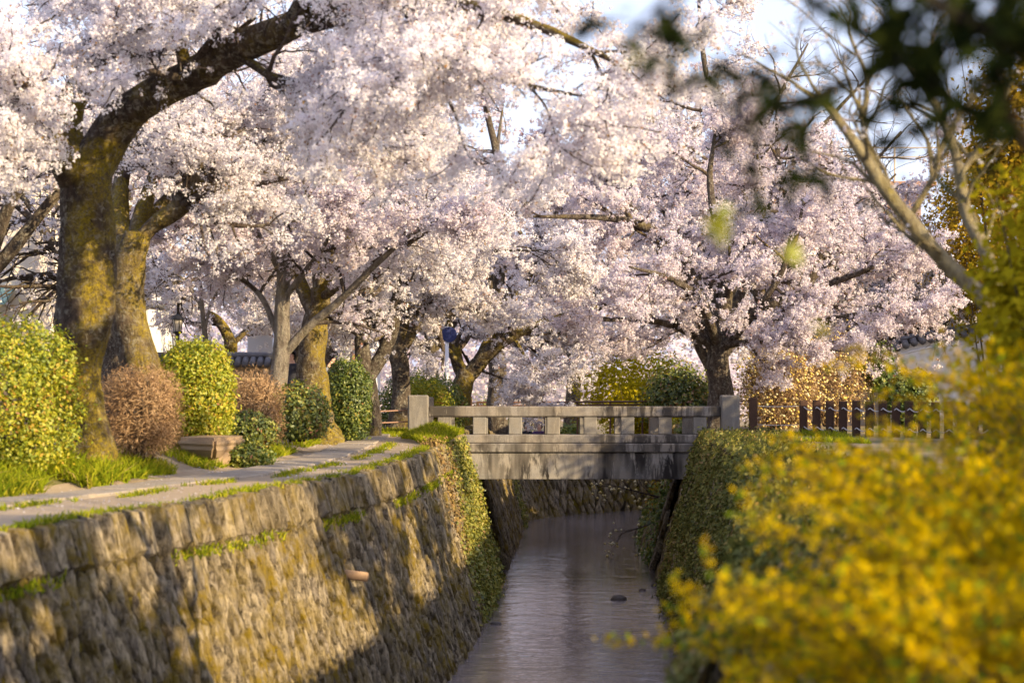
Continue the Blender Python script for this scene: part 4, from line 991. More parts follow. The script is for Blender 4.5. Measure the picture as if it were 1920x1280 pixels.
def build_grass():
    grass('long sunlit grass below the yellow-green hedge', scatter(6500, lambda y, r: XP(y) - .55 - np.abs(r.normal(size=len(y))) * .8, 24, 31.5, 1, 1.6, -.3), 1, (.1, .38), w=.011)
    grass('grass at the foot of the brown shrub and bench', scatter(5000, lambda y, r: XP(y) - .75 - np.abs(r.normal(size=len(y))) * .5, 31.0, 37, 2, 2.2, -.1), 2, (.06, .2))
    grass('bright grass verge left of the slabs before the bridge', scatter(6000, lambda y, r: XP(y) - .7 - np.abs(r.normal(size=len(y))) * .5, 37, 47, 3, 1.4, -.4), 3, (.06, .24))
    grass('grass strip between the bush and the left bridge post', scatter(5000, lambda y, r: r.uniform(-4.4, -2.2, len(y)), 50.5, 53.5, 4, 1.2, -.8), 4, (.05, .18))
    grass('sparse tufts along the slab edge and the wall top', np.vstack([scatter(3000, lambda y, r: XP(y) + .55 + np.abs(r.normal(size=len(y))) * .09, 23, 46, 5, 2.6, .0), scatter(6500, lambda y, r: XL(y) - .02 - np.abs(r.normal(size=len(y))) * .13, 20, 47, 6, 2.0, -.55)]), 5, (.03, .12))
    r = np.random.default_rng(77)
    y = r.uniform(45, 51.6, 8000); x = XL(y) - r.uniform(-.12, .95, 8000) * np.clip((y - 44) / 4, 0, 1)
    z = .02 + .22 * np.exp(-((y - 49) / 2.2) ** 2) * np.exp(-((x - XL(y) + .35) / .4) ** 2)
    grass('grassy mound on the wall top left of the bridge', np.stack([x, y, z], -1), 6, (.05, .2))
    r = np.random.default_rng(78); y = r.uniform(18, 46, 3500); P, t, n = wall_pt('L', y, np.full(3500, .54) + r.normal(size=3500) * .03, .05)
    k = wobble(P, 3, 2.0) > -.1; grass('moss and grass growing in the ledge below the coping stones', P[k], 7, (.03, .12), w=.01)
    grass('grass beside the right end of the bridge', scatter(3500, lambda y, r: XR(y) + r.uniform(.5, 3, len(y)), 46, 52, 8, 1.5, .1), 8, (.05, .2))
build_grass()
def fallen_petals():
    r = np.random.default_rng(91); n = 2200; y = r.uniform(22, 51, n); x = XL(y) - .1 - r.random(n) ** .8 * (XL(y) - XP(y) + 1.1)
    P = np.stack([x, y, gz(x, y) + .034], -1); P = P[wobble(P * [1, 1, 0], 8, 1.4) > -.2]
    V, Q = cards(P, r.normal(size=P.shape) * .25 + np.array([0, 0, 1]), .013 * r.uniform(.7, 1.4, len(P)), .8, .1, r)
    tag(mesh_arr('fallen_petals', V, Q, M['petal'], rnd=r.random(len(P)) * .8), 'pale fallen petals scattered over the path and its verge', 'petals', None, 'stuff')
fallen_petals()

# ------------------------------------------------------------------ forsythia and overhanging branches in front
def forsythia(label, base, n_stems, seed, reach=1.1, h=(0.7, 1.5), lean=(-0.35, 0), nf=44, leafn=28, group='forsythia bushes on the near bank'):
    r = np.random.default_rng(seed); base = np.array(base, float); o = root('forsythia', label, 'flowering shrub', base, group)
    a = r.uniform(0, 6.28, n_stems); rr = reach * r.uniform(.35, 1.1, n_stems); hh = r.uniform(h[0], h[1], n_stems)
    d = np.stack([np.cos(a), np.sin(a), 0 * a], -1); d[:, 0] += lean[0] * r.random(n_stems)
    K = 9; u = np.linspace(0, 1, K)[None, :, None]
    b0 = base + np.stack([r.normal(size=n_stems) * .16, r.normal(size=n_stems) * .2, 0 * a - .03], -1)
    P = b0[:, None] + d[:, None] * rr[:, None, None] * u ** 1.5 + np.array([0, 0, 1.0]) * hh[:, None, None] * (u * 1.7 - .75 * u ** 2.2)
    P = P + np.cumsum(r.normal(size=P.shape) * .012, 1)
    R = np.linspace(.008, .0028, K)[None] * np.ones((n_stems, 1))
    P2, R2 = children(P, R, 4, .25, .95, .4, (.5, 1.0), r, 5, .8, .15, .2, -.02, .005, .002, .3)
    v1, q1 = tubes(P, R, 5); v2, q2 = tubes(P2, R2, 3)
    mesh_arr('stems', np.vstack([v1, v2]), np.vstack([q1, q2 + len(v1)]), M['branch'], o, smooth=True, kind='stuff')
    C = np.vstack([sample_on(P, r, n_stems * nf, .28), sample_on(P2, r, n_stems * nf, .05)]); C = C + r.normal(size=C.shape) * .018
    ax = nrm(r.normal(size=C.shape) + np.array([-.1, -.25, .1]))
    # four narrow petals round each flower's axis
    t = nrm(np.cross(ax, r.normal(size=C.shape))); b = np.cross(ax, t); V = []
    s = (.0145 * r.uniform(.8, 1.25, len(C)))[:, None]
    for k in range(4):
        e = t * math.cos(k * math.pi / 2) + b * math.sin(k * math.pi / 2); f = np.cross(ax, e)
        V.append(np.stack([C, C + e * s * 1.1 + f * s * .48 + ax * s * .45, C + e * s * 1.1 - f * s * .48 + ax * s * .45], 1))
    V = np.stack(V, 1).reshape(-1, 3)
    mesh_arr('flowers', V, np.arange(len(V)).reshape(-1, 3), M['forsythia'], o, rnd=np.repeat(r.random(len(C)), 4), kind='stuff')
    C = np.vstack([sample_on(P, r, n_stems * leafn // 2, .2), sample_on(P2, r, n_stems * leafn // 2, .3)]) + r.normal(size=(n_stems * leafn // 2 * 2, 3)) * .02
    V, Q = cards(C, r.normal(size=C.shape) + np.array([0, -.2, .6]), .026 * r.uniform(.6, 1.3, len(C)), .4, .2, r)
    mesh_arr('leaves', V, Q, M['leaf_fresh'], o, rnd=r.random(len(C)), kind='stuff')
def build_front():
    spots = [((2.04, 9.8, -.05), 64, 1, 0.8, (.75, 1.15), 'blurred forsythia nearest the camera at the lower right'),
             ((2.35, 11.4, 0), 72, 2, .95, (.85, 1.25), 'yellow forsythia filling the right foreground'),
             ((3.1, 12.6, 0), 72, 3, 1.0, (1.15, 1.8), 'tall forsythia at the right edge of the frame'),
             ((2.55, 13.8, 0), 60, 4, 1.0, (.7, 1.2), 'forsythia with arching sprays over the canal side'),
             ((3.7, 15.6, 0), 64, 5, 1.1, (1.1, 1.7), 'forsythia below the white tiled wall'),
             ((1.73, 8.6, -.05), 56, 6, .62, (.6, .9), 'forsythia in the bottom right corner'),
             ((1.35, 8.9, -.2), 44, 8, .42, (.3, .6), 'small low forsythia at the bottom edge of the frame beside the water'),
             ((1.6, 11.0, -.1), 50, 7, .62, (.35, .7), 'low forsythia drooping over the edge of the right canal wall')]
    for b, n, sd, rc, h, lab in spots: forsythia(lab, b, n, sd, rc, h)
    # lichen covered tree, right of frame
    Y = 20.0; r = np.random.default_rng(5)
    T = root('lichen_tree', 'bare tree with yellow lichen branches reaching in at the right', 'tree', W(1990, 1030, Y))
    lim = [px_limb([(1990, 1040, Y), (1975, 850, Y), (1945, 720, Y), (1890, 610, Y), (1830, 545, Y)], [.15, .12, .10, .085, .075]),
           px_limb([(1840, 555, Y), (1770, 490, Y), (1710, 420, Y - .2), (1655, 350, Y - .3), (1600, 265, Y - .4), (1545, 195, Y - .5), (1490, 160, Y - .6)], [.075, .07, .062, .06, .045, .03, .012]),
           px_limb([(1700, 410, Y - .2), (1650, 330, Y - .1), (1620, 240, Y), (1625, 150, Y), (1590, 60, Y)], [.045, .04, .03, .022, .012]),
           px_limb([(1890, 610, Y), (1850, 480, Y + .4), (1810, 400, Y + .6), (1795, 300, Y + .7), (1760, 210, Y + .8), (1700, 120, Y + .9), (1640, 60, Y + 1)], [.06, .06, .052, .045, .035, .025, .012]),
           px_limb([(1800, 330, Y + .7), (1860, 240, Y + .8), (1900, 150, Y + 1)], [.03, .025, .012]),
           px_limb([(1700, 415, Y), (1745, 340, Y), (1770, 260, Y), (1830, 180, Y)], [.03, .025, .02, .01])]
    V, Q = trunk_mesh([(p, q, 24) for p, q in lim], 12, 77, .10); mesh_arr('trunk', V, Q, M['bark_lichen'], T, smooth=True)
    P0 = np.array([crom(p, 14) for p, q in lim[1:]]); R0 = np.array([np.interp(np.linspace(0, 1, 14), np.linspace(0, 1, len(q)), q) for p, q in lim[1:]])
    P1, R1 = children(P0, R0, 9, .15, 1, 1.1, (.4, 1.1), r, 7, .9, .25, .2, 0, .02, .005, .4); P2, R2 = children(P1, R1, 5, .2, 1, .5, (.4, 1.0), r, 5, .9, .2, .2, 0, .007, .003, .3)
    v1, q1 = tubes(P1, R1, 5); v2, q2 = tubes(P2, R2, 3)
    mesh_arr('branches', np.vstack([v1, v2]), np.vstack([q1, q2 + len(v1)]), M['bark_lichen'], T, smooth=True, kind='stuff')
    pts = sample_on(P2, r, 260, .3); V, Q, rn = blossoms(pts, r, .02, 5, .016, .03); mesh_arr('blossom', V, Q, M['petal'], T, rnd=rn, kind='stuff')
    # evergreen overhanging from the right, leaves painted dark as if shaded
    Y = 6.2; r = np.random.default_rng(6)
    T = root('evergreen_tree', 'evergreen branches with leaves painted dark for shade, hanging in at the upper right, close and blurred', 'tree', (2.35, 6.6, 0))
    lim = [([(2.35, 6.6, -.1), (2.3, 6.6, 1.0), (2.2, 6.5, 2.0), (2.15, 6.5, 3.2)], [.10, .085, .075, .05]),
           ([(2.25, 6.5, 1.9)] + [tuple(W(*p)) for p in [(1990, 300, 6.3), (1900, 240, Y), (1790, 195, Y), (1700, 120, Y), (1600, 55, Y), (1520, 0, Y), (1440, -60, Y)]], [.04, .03, .026, .02, .015, .011, .008, .005]),
           ([(2.2, 6.5, 2.2)] + [tuple(W(*p)) for p in [(1960, 90, 6.0), (1840, 60, 5.9), (1720, -10, 5.8), (1500, -60, 5.6), (1300, -30, 5.5), (1180, 60, 5.5)]], [.04, .03, .024, .018, .013, .008, .004]),
           ([tuple(W(*p)) for p in [(1700, 120, Y), (1600, 150, 6.0), (1500, 185, 5.9), (1420, 210, 5.8), (1330, 260, 5.8)]], [.012, .010, .008, .006, .003]),
           ([(2.16, 6.5, 2.7), (2.35, 6.4, 3.1), (2.7, 6.2, 3.4), (3.1, 6.1, 3.5)], [.04, .03, .02, .008]), ([(2.16, 6.5, 2.9), (2.05, 6.8, 3.3), (1.8, 7.1, 3.6), (1.6, 7.3, 3.8)], [.04, .03, .02, .008]), ([(2.15, 6.5, 3.1), (2.2, 6.3, 3.5), (2.3, 6.0, 3.9)], [.045, .03, .01]),
           ([(2.16, 6.5, 3.0), (1.9, 6.2, 3.2), (1.65, 6.0, 3.3), (1.45, 5.9, 3.3)], [.035, .025, .015, .006]), ([(2.2, 6.5, 2.4), (2.5, 6.7, 2.7), (2.9, 6.9, 2.8)], [.04, .025, .008]),
           ([tuple(W(*p)) for p in [(1900, 240, Y), (1870, 120, 6.0), (1900, 20, 6.0)]], [.02, .015, .008])]
    V, Q = trunk_mesh([(p, q, 18) for p, q in lim], 10, 88, .05); mesh_arr('trunk', V, Q, M['branch_black'], T, smooth=True)
    P0 = np.array([crom(p, 12) for p, q in lim[1:]]); R0 = np.array([np.interp(np.linspace(0, 1, 12), np.linspace(0, 1, len(q)), q) for p, q in lim[1:]])
    P1, R1 = children(P0, R0, 9, .12, 1, .32, (.4, 1.2), r, 6, .9, 0.05, .2, -.03, .008, .002, .3)
    v1, q1 = tubes(P1, R1, 4); mesh_arr('branches', v1, q1, M['branch_black'], T, smooth=True, kind='stuff')
    C = np.vstack([sample_on(P1, r, 2200, .2), W(1450, 215, 5.85) + r.normal(size=(45, 3)) * [.055, .05, .035], W(1310, 270, 5.8) + r.normal(size=(9, 3)) * [.03, .03, .015], W(1500, 330, 5.85) + r.normal(size=(10, 3)) * [.03, .03, .02], W(1240, 50, 5.55) + r.normal(size=(60, 3)) * [.06, .04, .03], W(1330, 140, 5.7) + r.normal(size=(40, 3)) * [.05, .03, .05], W(1560, 90, 5.8) + r.normal(size=(60, 3)) * [.10, .03, .08],
                   W(1770, 100, 6.0) + r.normal(size=(300, 3)) * [.17, .12, .15], W(1740, 40, 5.9) + r.normal(size=(110, 3)) * [.09, .08, .05], W(1870, 200, 6.0) + r.normal(size=(90, 3)) * [.08, .1, .10], W(1640, 60, 5.9) + r.normal(size=(40, 3)) * [.04, .05, .03], W(1930, 40, 6.2) + r.normal(size=(130, 3)) * [.15, .3, .15]])
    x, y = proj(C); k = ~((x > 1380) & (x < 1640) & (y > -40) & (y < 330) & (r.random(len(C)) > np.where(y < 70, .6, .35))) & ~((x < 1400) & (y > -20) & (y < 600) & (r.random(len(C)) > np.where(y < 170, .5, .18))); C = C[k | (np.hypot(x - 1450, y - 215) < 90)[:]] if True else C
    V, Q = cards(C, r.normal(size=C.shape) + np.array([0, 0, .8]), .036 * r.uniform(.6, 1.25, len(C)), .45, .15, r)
    mesh_arr('leaves', V, Q, M['leaf_painted_shade'], T, rnd=r.random(len(C)) * .9, kind='stuff')
    # few leaves painted bright as if sunlit, on thin hanging twigs
    C = np.vstack([W(1345, 412, 5.6) + r.normal(size=(20, 3)) * [.016, .02, .020], W(1185, 115, 5.6) + r.normal(size=(7, 3)) * [.01, .02, .03], W(1490, 490, 5.6) + r.normal(size=(3, 3)) * [.01, .02, .012], W(1525, 620, 5.6) + r.normal(size=(2, 3)) * .01])
    V, Q = cards(C, r.normal(size=C.shape) + np.array([.4, -.5, .6]), .03 * r.uniform(.7, 1.2, len(C)), .45, .15, r)
    mesh_arr('leaves_painted_sunlit', V, Q, M['leaf_yg'], T, rnd=.2 + .55 * r.random(len(C)), kind='stuff')
    for tw in ([W(1330, 262, 5.8), W(1342, 330, 5.65), W(1345, 430, 5.6)], [W(1180, 60, 5.5), W(1187, 90, 5.55), W(1185, 150, 5.6)], [W(1420, 210, 5.8), W(1470, 330, 5.7), W(1488, 490, 5.6), W(1525, 630, 5.6)]):
        MB().tube(crom(tw, 10), np.linspace(.003, .0015, 10), 4).build('hanging_twig', M['branch_black'], T, True)
build_front()

# ------------------------------------------------------------------ paperbush hanging under the bridge on the right
def under_bridge():
    r = np.random.default_rng(9); Y = 59.0
    T = root('paperbush', 'paperbush spray with pale flower balls hanging over the water under the bridge', 'flowering shrub', W(1330, 900, Y))
    lim = [px_limb([(1330, 960, Y), (1290, 945, Y), (1230, 930, Y - .3), (1170, 915, Y - .6), (1130, 905, Y - .8)], [.05, .035, .025, .015, .008]),
           px_limb([(1310, 950, Y), (1260, 965, Y + .3), (1210, 985, Y + .4), (1165, 1000, Y + .5)], [.035, .025, .018, .008]),
           px_limb([(1320, 940, Y), (1270, 915, Y), (1220, 895, Y), (1170, 880, Y)], [.035, .025, .018, .008])]
    V, Q = trunk_mesh([(p, q, 14) for p, q in lim], 8, 5, .05); mesh_arr('trunk', V, Q, M['branch'], T, smooth=True)
    P0 = np.array([crom(p, 12) for p, q in lim]); R0 = np.array([np.interp(np.linspace(0, 1, 12), np.linspace(0, 1, len(q)), q) for p, q in lim])
    P1, R1 = children(P0, R0, 12, .2, 1, .9, (.4, 1.1), r, 6, .7, 0.05, .2, -.02, .015, .006, .4)
    v, q = tubes(P1, R1, 4); mesh_arr('branches', v, q, M['branch'], T, smooth=True, kind='stuff')
    C = P1[:, -1]; C = np.vstack([C, C + r.normal(size=C.shape) * .12, C + r.normal(size=C.shape) * .15])
    V, Q = balls(C, .045 * r.uniform(.7, 1.2, len(C))); mesh_arr('flowers', V, Q, M['mitsumata'], T, rnd=np.repeat(.5 + .5 * r.random(len(C)), 8), kind='stuff')
    c = W(1285, 930, 60.5); bush('shrub', 'golden shrub growing from the right bank under the bridge', 'shrub', c, (.9, .9, .7), 71, 3500, .05, 'leaf_gold', lump=.3, depth=.4, base_z=c[2] - .8)
under_bridge()

# ------------------------------------------------------------------ fences, signs, lantern, bench
def build_small():
    # stone bench
    b = root('stone_bench', 'rough tapered stone bench on a boulder foot beside the path', 'bench', (-4.45, 35.6, 0.05))
    A = [W(338, 828, 35.6), W(398, 862, 34.9)]
    top = [(-4.90, 35.3), (-4.28, 34.85), (-3.95, 36.0), (-4.5, 36.5)]
    bot = [(-4.72, 35.4), (-4.33, 35.1), (-4.15, 35.8), (-4.48, 36.1)]
    bm = bmesh.new(); vs = []
    for (pts, z) in ((bot, .14), (top, .33), (top, .47)): vs.append([bm.verts.new((x, y, z)) for x, y in pts])
    for i in range(2):
        for k in range(4): bm.faces.new((vs[i][k], vs[i][(k + 1) % 4], vs[i + 1][(k + 1) % 4], vs[i + 1][k]))
    bm.faces.new(vs[2]); bm.faces.new(vs[0][::-1])
    bmesh.ops.bevel(bm, geom=list(bm.edges), offset=.05, segments=2, affect='EDGES')
    bmesh.ops.subdivide_edges(bm, edges=[e for e in bm.edges if e.calc_length() > .3], cuts=4, use_grid_fill=True)
    bmesh.ops.recalc_face_normals(bm, faces=bm.faces)
    V = np.array([v.co for v in bm.verts]); wv = wobble(V, 3, 6.0) * .018
    for v, q in zip(bm.verts, wv): v.co += v.normal * q
    me = bpy.data.meshes.new('seat'); bm.to_mesh(me); bm.free(); me.materials.append(M['bench']); me.transform(Matrix.Translation(-Vector(b.location)))
    link(bpy.data.objects.new('seat', me), b)
    V, F = rock_mesh((-4.35, 35.5, .12), (.24, .22, .18), 4); MB().add(V, F).build('foot', M['bench'], b, True)
    # earth step stones beside the nearest tree
    for k, (x, y, Y, s) in enumerate([(205, 890, 30.6, .22), (255, 887, 31, .18), (395, 868, 34.8, .14)]):
        p = W(x, y, Y); V, F = rock_mesh((p[0], p[1], float(gz(p[0], p[1])) - .01), (s, s * .8, s * .38), 20 + k)
        tag(MB().add(V, F).build('rock', M['brown_rock'], None, True), ['brown stone at the foot of the nearest cherry', 'small stone under the round brown shrub', 'stone beside the bench foot'][k], 'rock')
    # rock in water
    p = W(1160, 1121, 48.5); V, F = rock_mesh((p[0], 48.5, WATER + .01), (.17, .12, .09), 8)
    tag(MB().add(V, F).build('rock', M['rock'], None, True), 'small dark rock breaking the water surface', 'rock')
    for k, (x, Y, s) in enumerate([(1205, 50.5, .08), (1240, 51.5, .20), (930, 44, .10)]):
        V, F = rock_mesh(((x - CX) / FPX * Y, Y, WATER), (s, s * .8, s * .5), 40 + k)
        tag(MB().add(V, F).build('rock', M['rock'], None, True), ['dark rock at the water edge right of the midstream rock', 'dark rock at the foot of the right wall under the bridge', 'dark stone at the foot of the left ivy'][k], 'rock')
    # clay pipe from wall
    y0 = 31.5; P, t, n = wall_pt('L', np.array(y0), np.array(1.19))
    d = np.array([.93, -.30, -.09]); d /= np.linalg.norm(d); mb = MB(); rs = [.062, .062, .045, .045]; st = P - d * .2; en = P + d * .34
    mb.tube([st, en, en - d * .001, en - d * .15], rs, 14)
    tag(mb.build('drain_pipe', M['clay'], None, True), 'brown clay drain pipe sticking out of the sunny canal wall', 'drain pipe')
    # lantern
    c = W(333, 625, 47.5); g = float(gz(c[0], 47.5)); L = root('lantern', 'black lantern lamp with frosted panes above the bright green bush', 'lantern', (c[0], c[1], g))
    MB().lathe([(.06, 0), (.05, .1), (.032, .15), (.032, c[2] - g - .03), (.07, c[2] - g)], (c[0], c[1], g), 12).build('post', M['black_metal'], L, True)
    x, y, z = c; MB().lathe([(.085, .0), (.10, .02), (.10, .04), (.02, .045)], (x, y, z), 6).build('lamp_base', M['black_metal'], L)
    MB().lathe([(.07, .045), (.095, .27)], (x, y, z), 6).build('pane', M['lamp_glass'], L)
    mb = MB()
    for k in range(6):
        a = k * math.pi / 3; ca, sa = math.cos(a), math.sin(a); mb.tube([(x + .074 * ca, y + .074 * sa, z + .04), (x + .10 * ca, y + .10 * sa, z + .275)], [.008, .008], 5)
    mb.build('frame', M['black_metal'], L); MB().lathe([(.14, .27), (.14, .285), (.06, .36), (.02, .38), (.02, .42)], (x, y, z), 6).build('lid', M['black_metal'], L)
    # white pole with sign seen from behind, street light
    Y = 52.0; p = W(515, 700, Y); g = float(gz(p[0], Y)); L = root('sign_pole', 'white pole with round metal sign behind the slender grey cherry', 'sign', (p[0], Y, g))
    zt = W(515, 505, Y)[2]; MB().lathe([(.045, -.05), (.045, zt - g)], (p[0], Y, g), 12).build('pole', M['white_metal'], L, True)
    c = W(503, 540, Y - .05); disc(c, .30, Y).build('sign_plate', M['grey_sign'], L, False)
    c = W(507, 518, Y); MB().box(c[0] - .18, c[0] + .12, Y - .06, Y + .06, c[2] - .03, c[2] + .04, .02).build('lamp_head', M['white_metal'], L)
    # blue sign
    Y = 62.0; p = W(838, 700, Y); g = float(gz(p[0], Y)); L = root('road_sign', 'round dark blue road sign on a white pole behind blossom', 'road sign', (p[0], Y, g))
    zt = W(838, 612, Y)[2]; MB().lathe([(.05, -.05), (.05, zt - g)], (p[0], Y, g), 12).build('pole', M['white_metal'], L, True)
    c = W(842, 627, Y - .08); disc(c, .20, Y).build('sign_plate', M['blue_sign'], L)
    # rope fence left of the bridge
    f = root('rope_fence', 'low post fence with two tan ropes left of the bridge', 'fence', (-2.8, 52.3, 0))
    for x in (-3.95, -5.2): MB().box(x - .05, x + .05, 52.25, 52.35, -.05, .66, .01).build('post', M['darkwood'], f)
    for z in (.54, .29):
        for a, b_, sag in ((-2.24, -3.95, .02), (-3.95, -5.2, .03)):
            MB().tube([(a + (b_ - a) * k / 8, 52.2, z - sag * math.sin(math.pi * k / 8) * 2 + (k - 4) * .002) for k in range(9)], [.016] * 9, 6).build('rope', M['rope_brown'], f, True)
    # brown iron railing beyond the bridge, along the bend
    xs = np.linspace(-1.1, 8.6, 10); pts = [(-1.35, 76.0)] + [(x, 77.8 + max(0, x - .2) * .42) for x in xs]
    f = root('iron_railing', 'thin brown iron railing beyond the bridge', 'railing', (3, 78, -1))
    zz = lambda y: float(ztop(y))
    for x, y in pts: MB().box(x - .03, x + .03, y - .03, y + .03, zz(y) - .1, .30, .006).build('post', M['iron'], f)
    for h in (.27, .17, -.22):
        MB().tube([(x, y - .035, h) for x, y in pts], [.025 if h < .2 else .03] * len(pts), 6).build('rail', M['iron'], f, True)
    x, y = -1.33, 75.4; MB().box(x - .09, x + .09, y - .09, y + .09, -1.2, .5, .02).build('end_post', M['darkwood'], f)
    # log rail right
    f = root('log_rail', 'orange-brown log rail seen through the right balusters', 'railing', (5, 72, -.8))
    for k, (a, b_) in enumerate((((4.2, 73.0), (5.3, 72.6)), ((5.3, 72.6), (6.6, 72.2)))):
        MB().tube([(a[0], a[1], -.18 - k * .06), (b_[0], b_[1], -.22 - k * .06)], [.07, .07], 8).build('rail', M['wood'], f, True)
    for x, y in ((4.2, 73.1), (5.3, 72.7), (6.6, 72.3)): MB().box(x - .06, x + .06, y - .06, y + .06, -1.3, -.1, .01).build('post', M['wood'], f)
    # brown post fence on the right bank
    f = root('post_fence', 'dark brown flat post fence with white ropes right of the bridge', 'fence', (7.5, 48, 0))
    n = 27; P = [(6.27 + .245 * k, 52.0 - .30 * k + .008 * k * k, 0) for k in range(n)]
    me = None
    for k, (x, y, z) in enumerate(P):
        if me is None:
            o = MB().box(x - .085, x + .085, y - .05, y + .05, -.12, .745, .012).build('post', M['darkwood'], f); me = o
        else:
            o = me.copy(); o.location = (x - P[0][0], y - P[0][1], random.uniform(-.012, .012)); COL.objects.link(o)
    for k in range(n - 1):
        a, b_ = P[k], P[k + 1]
        for z in (.60, .18):
            MB().tube([(a[0] + (b_[0] - a[0]) * q / 6, a[1] + (b_[1] - a[1]) * q / 6 - .075, z - .07 * math.sin(math.pi * q / 6)) for q in range(7)], [.013] * 7, 5).build('rope', M['rope'], f, True)
    MB().box(5.10, 5.27, 51.95, 52.05, -.15, .80, .012).build('end_post', M['darkwood'], f)
    for z in (.62, .22): MB().tube([(5.27 + (6.18 - 5.27) * q / 6, 52.0, z - .015 * math.sin(math.pi * q / 6)) for q in range(7)], [.008] * 7, 5).build('wire', M['rope'], f, True)
def disc(c, rad, Y):
    mb = MB(); n = 28; V = []
    for yy, rr in ((0, rad), (.02, rad)):
        for k in range(n): a = 2 * math.pi * k / n; V.append((c[0] + rr * math.cos(a), c[1] + yy, c[2] + rr * math.sin(a)))
    F = [tuple(range(n)), tuple(range(n, 2 * n))[::-1]] + [(k, k + n, (k + 1) % n + n, (k + 1) % n) for k in range(n)]
    return mb.add(V, F)
def rock_mesh(c, s, seed):
    bm = bmesh.new(); bmesh.ops.create_icosphere(bm, subdivisions=3, radius=1.0)
    V = np.array([v.co for v in bm.verts]); F = [[v.index for v in f.verts] for f in bm.faces]; bm.free()
    V = V * (1 + .22 * wobble(V, seed, 2.2) + .07 * wobble(V, seed + 1, 7))[:, None]; V = np.sign(V) * np.abs(V) ** .85
    return V * np.array(s) + np.array(c), F
build_small()

# ------------------------------------------------------------------ houses and garden walls
def window(parent, x, y, z, w, h, mat='wood'):
    fr = MB(); t = .06
    fr.box(x - w / 2, x + w / 2, y - .06, y + .02, z + h / 2 - t, z + h / 2, .005); fr.box(x - w / 2, x + w / 2, y - .06, y + .02, z - h / 2, z - h / 2 + t, .005)
    for q in (-w / 2 + t / 2, 0, w / 2 - t / 2): fr.box(x + q - t / 2, x + q + t / 2, y - .058, y + .02, z - h / 2 + t + .002, z + h / 2 - t - .002, .005)
    f = fr.build('window', M[mat], parent)
    MB().box(x - w / 2 + .03, x + w / 2 - .03, y - .02, y - .005, z - h / 2 + .03, z + h / 2 - .03, .002).build('pane', M['dark_glass'], f)
def tiled_run(parent, x0, x1, y, z0, z1, n, dep=.35):
    me = None
    for k in range(n):
        u = (k + .5) / n; x = x0 + (x1 - x0) * u; z = z0 + (z1 - z0) * u; w = abs(x1 - x0) / n
        MB().tube([(x, y - dep, z - .10), (x, y - dep * .5, z - .02), (x, y, z + .06), (x, y + dep * .5, z - .02), (x, y + dep, z - .10)], [w * .46] * 5, 7).build('roof_tile', M['tile'], parent, True)
    mb = MB(); mb.tube([(x0 - .05, y, z0 + .12), (x1 + .05, y, z1 + .12)], [.085, .085], 8); mb.build('ridge_tile', M['tile'], parent, True)
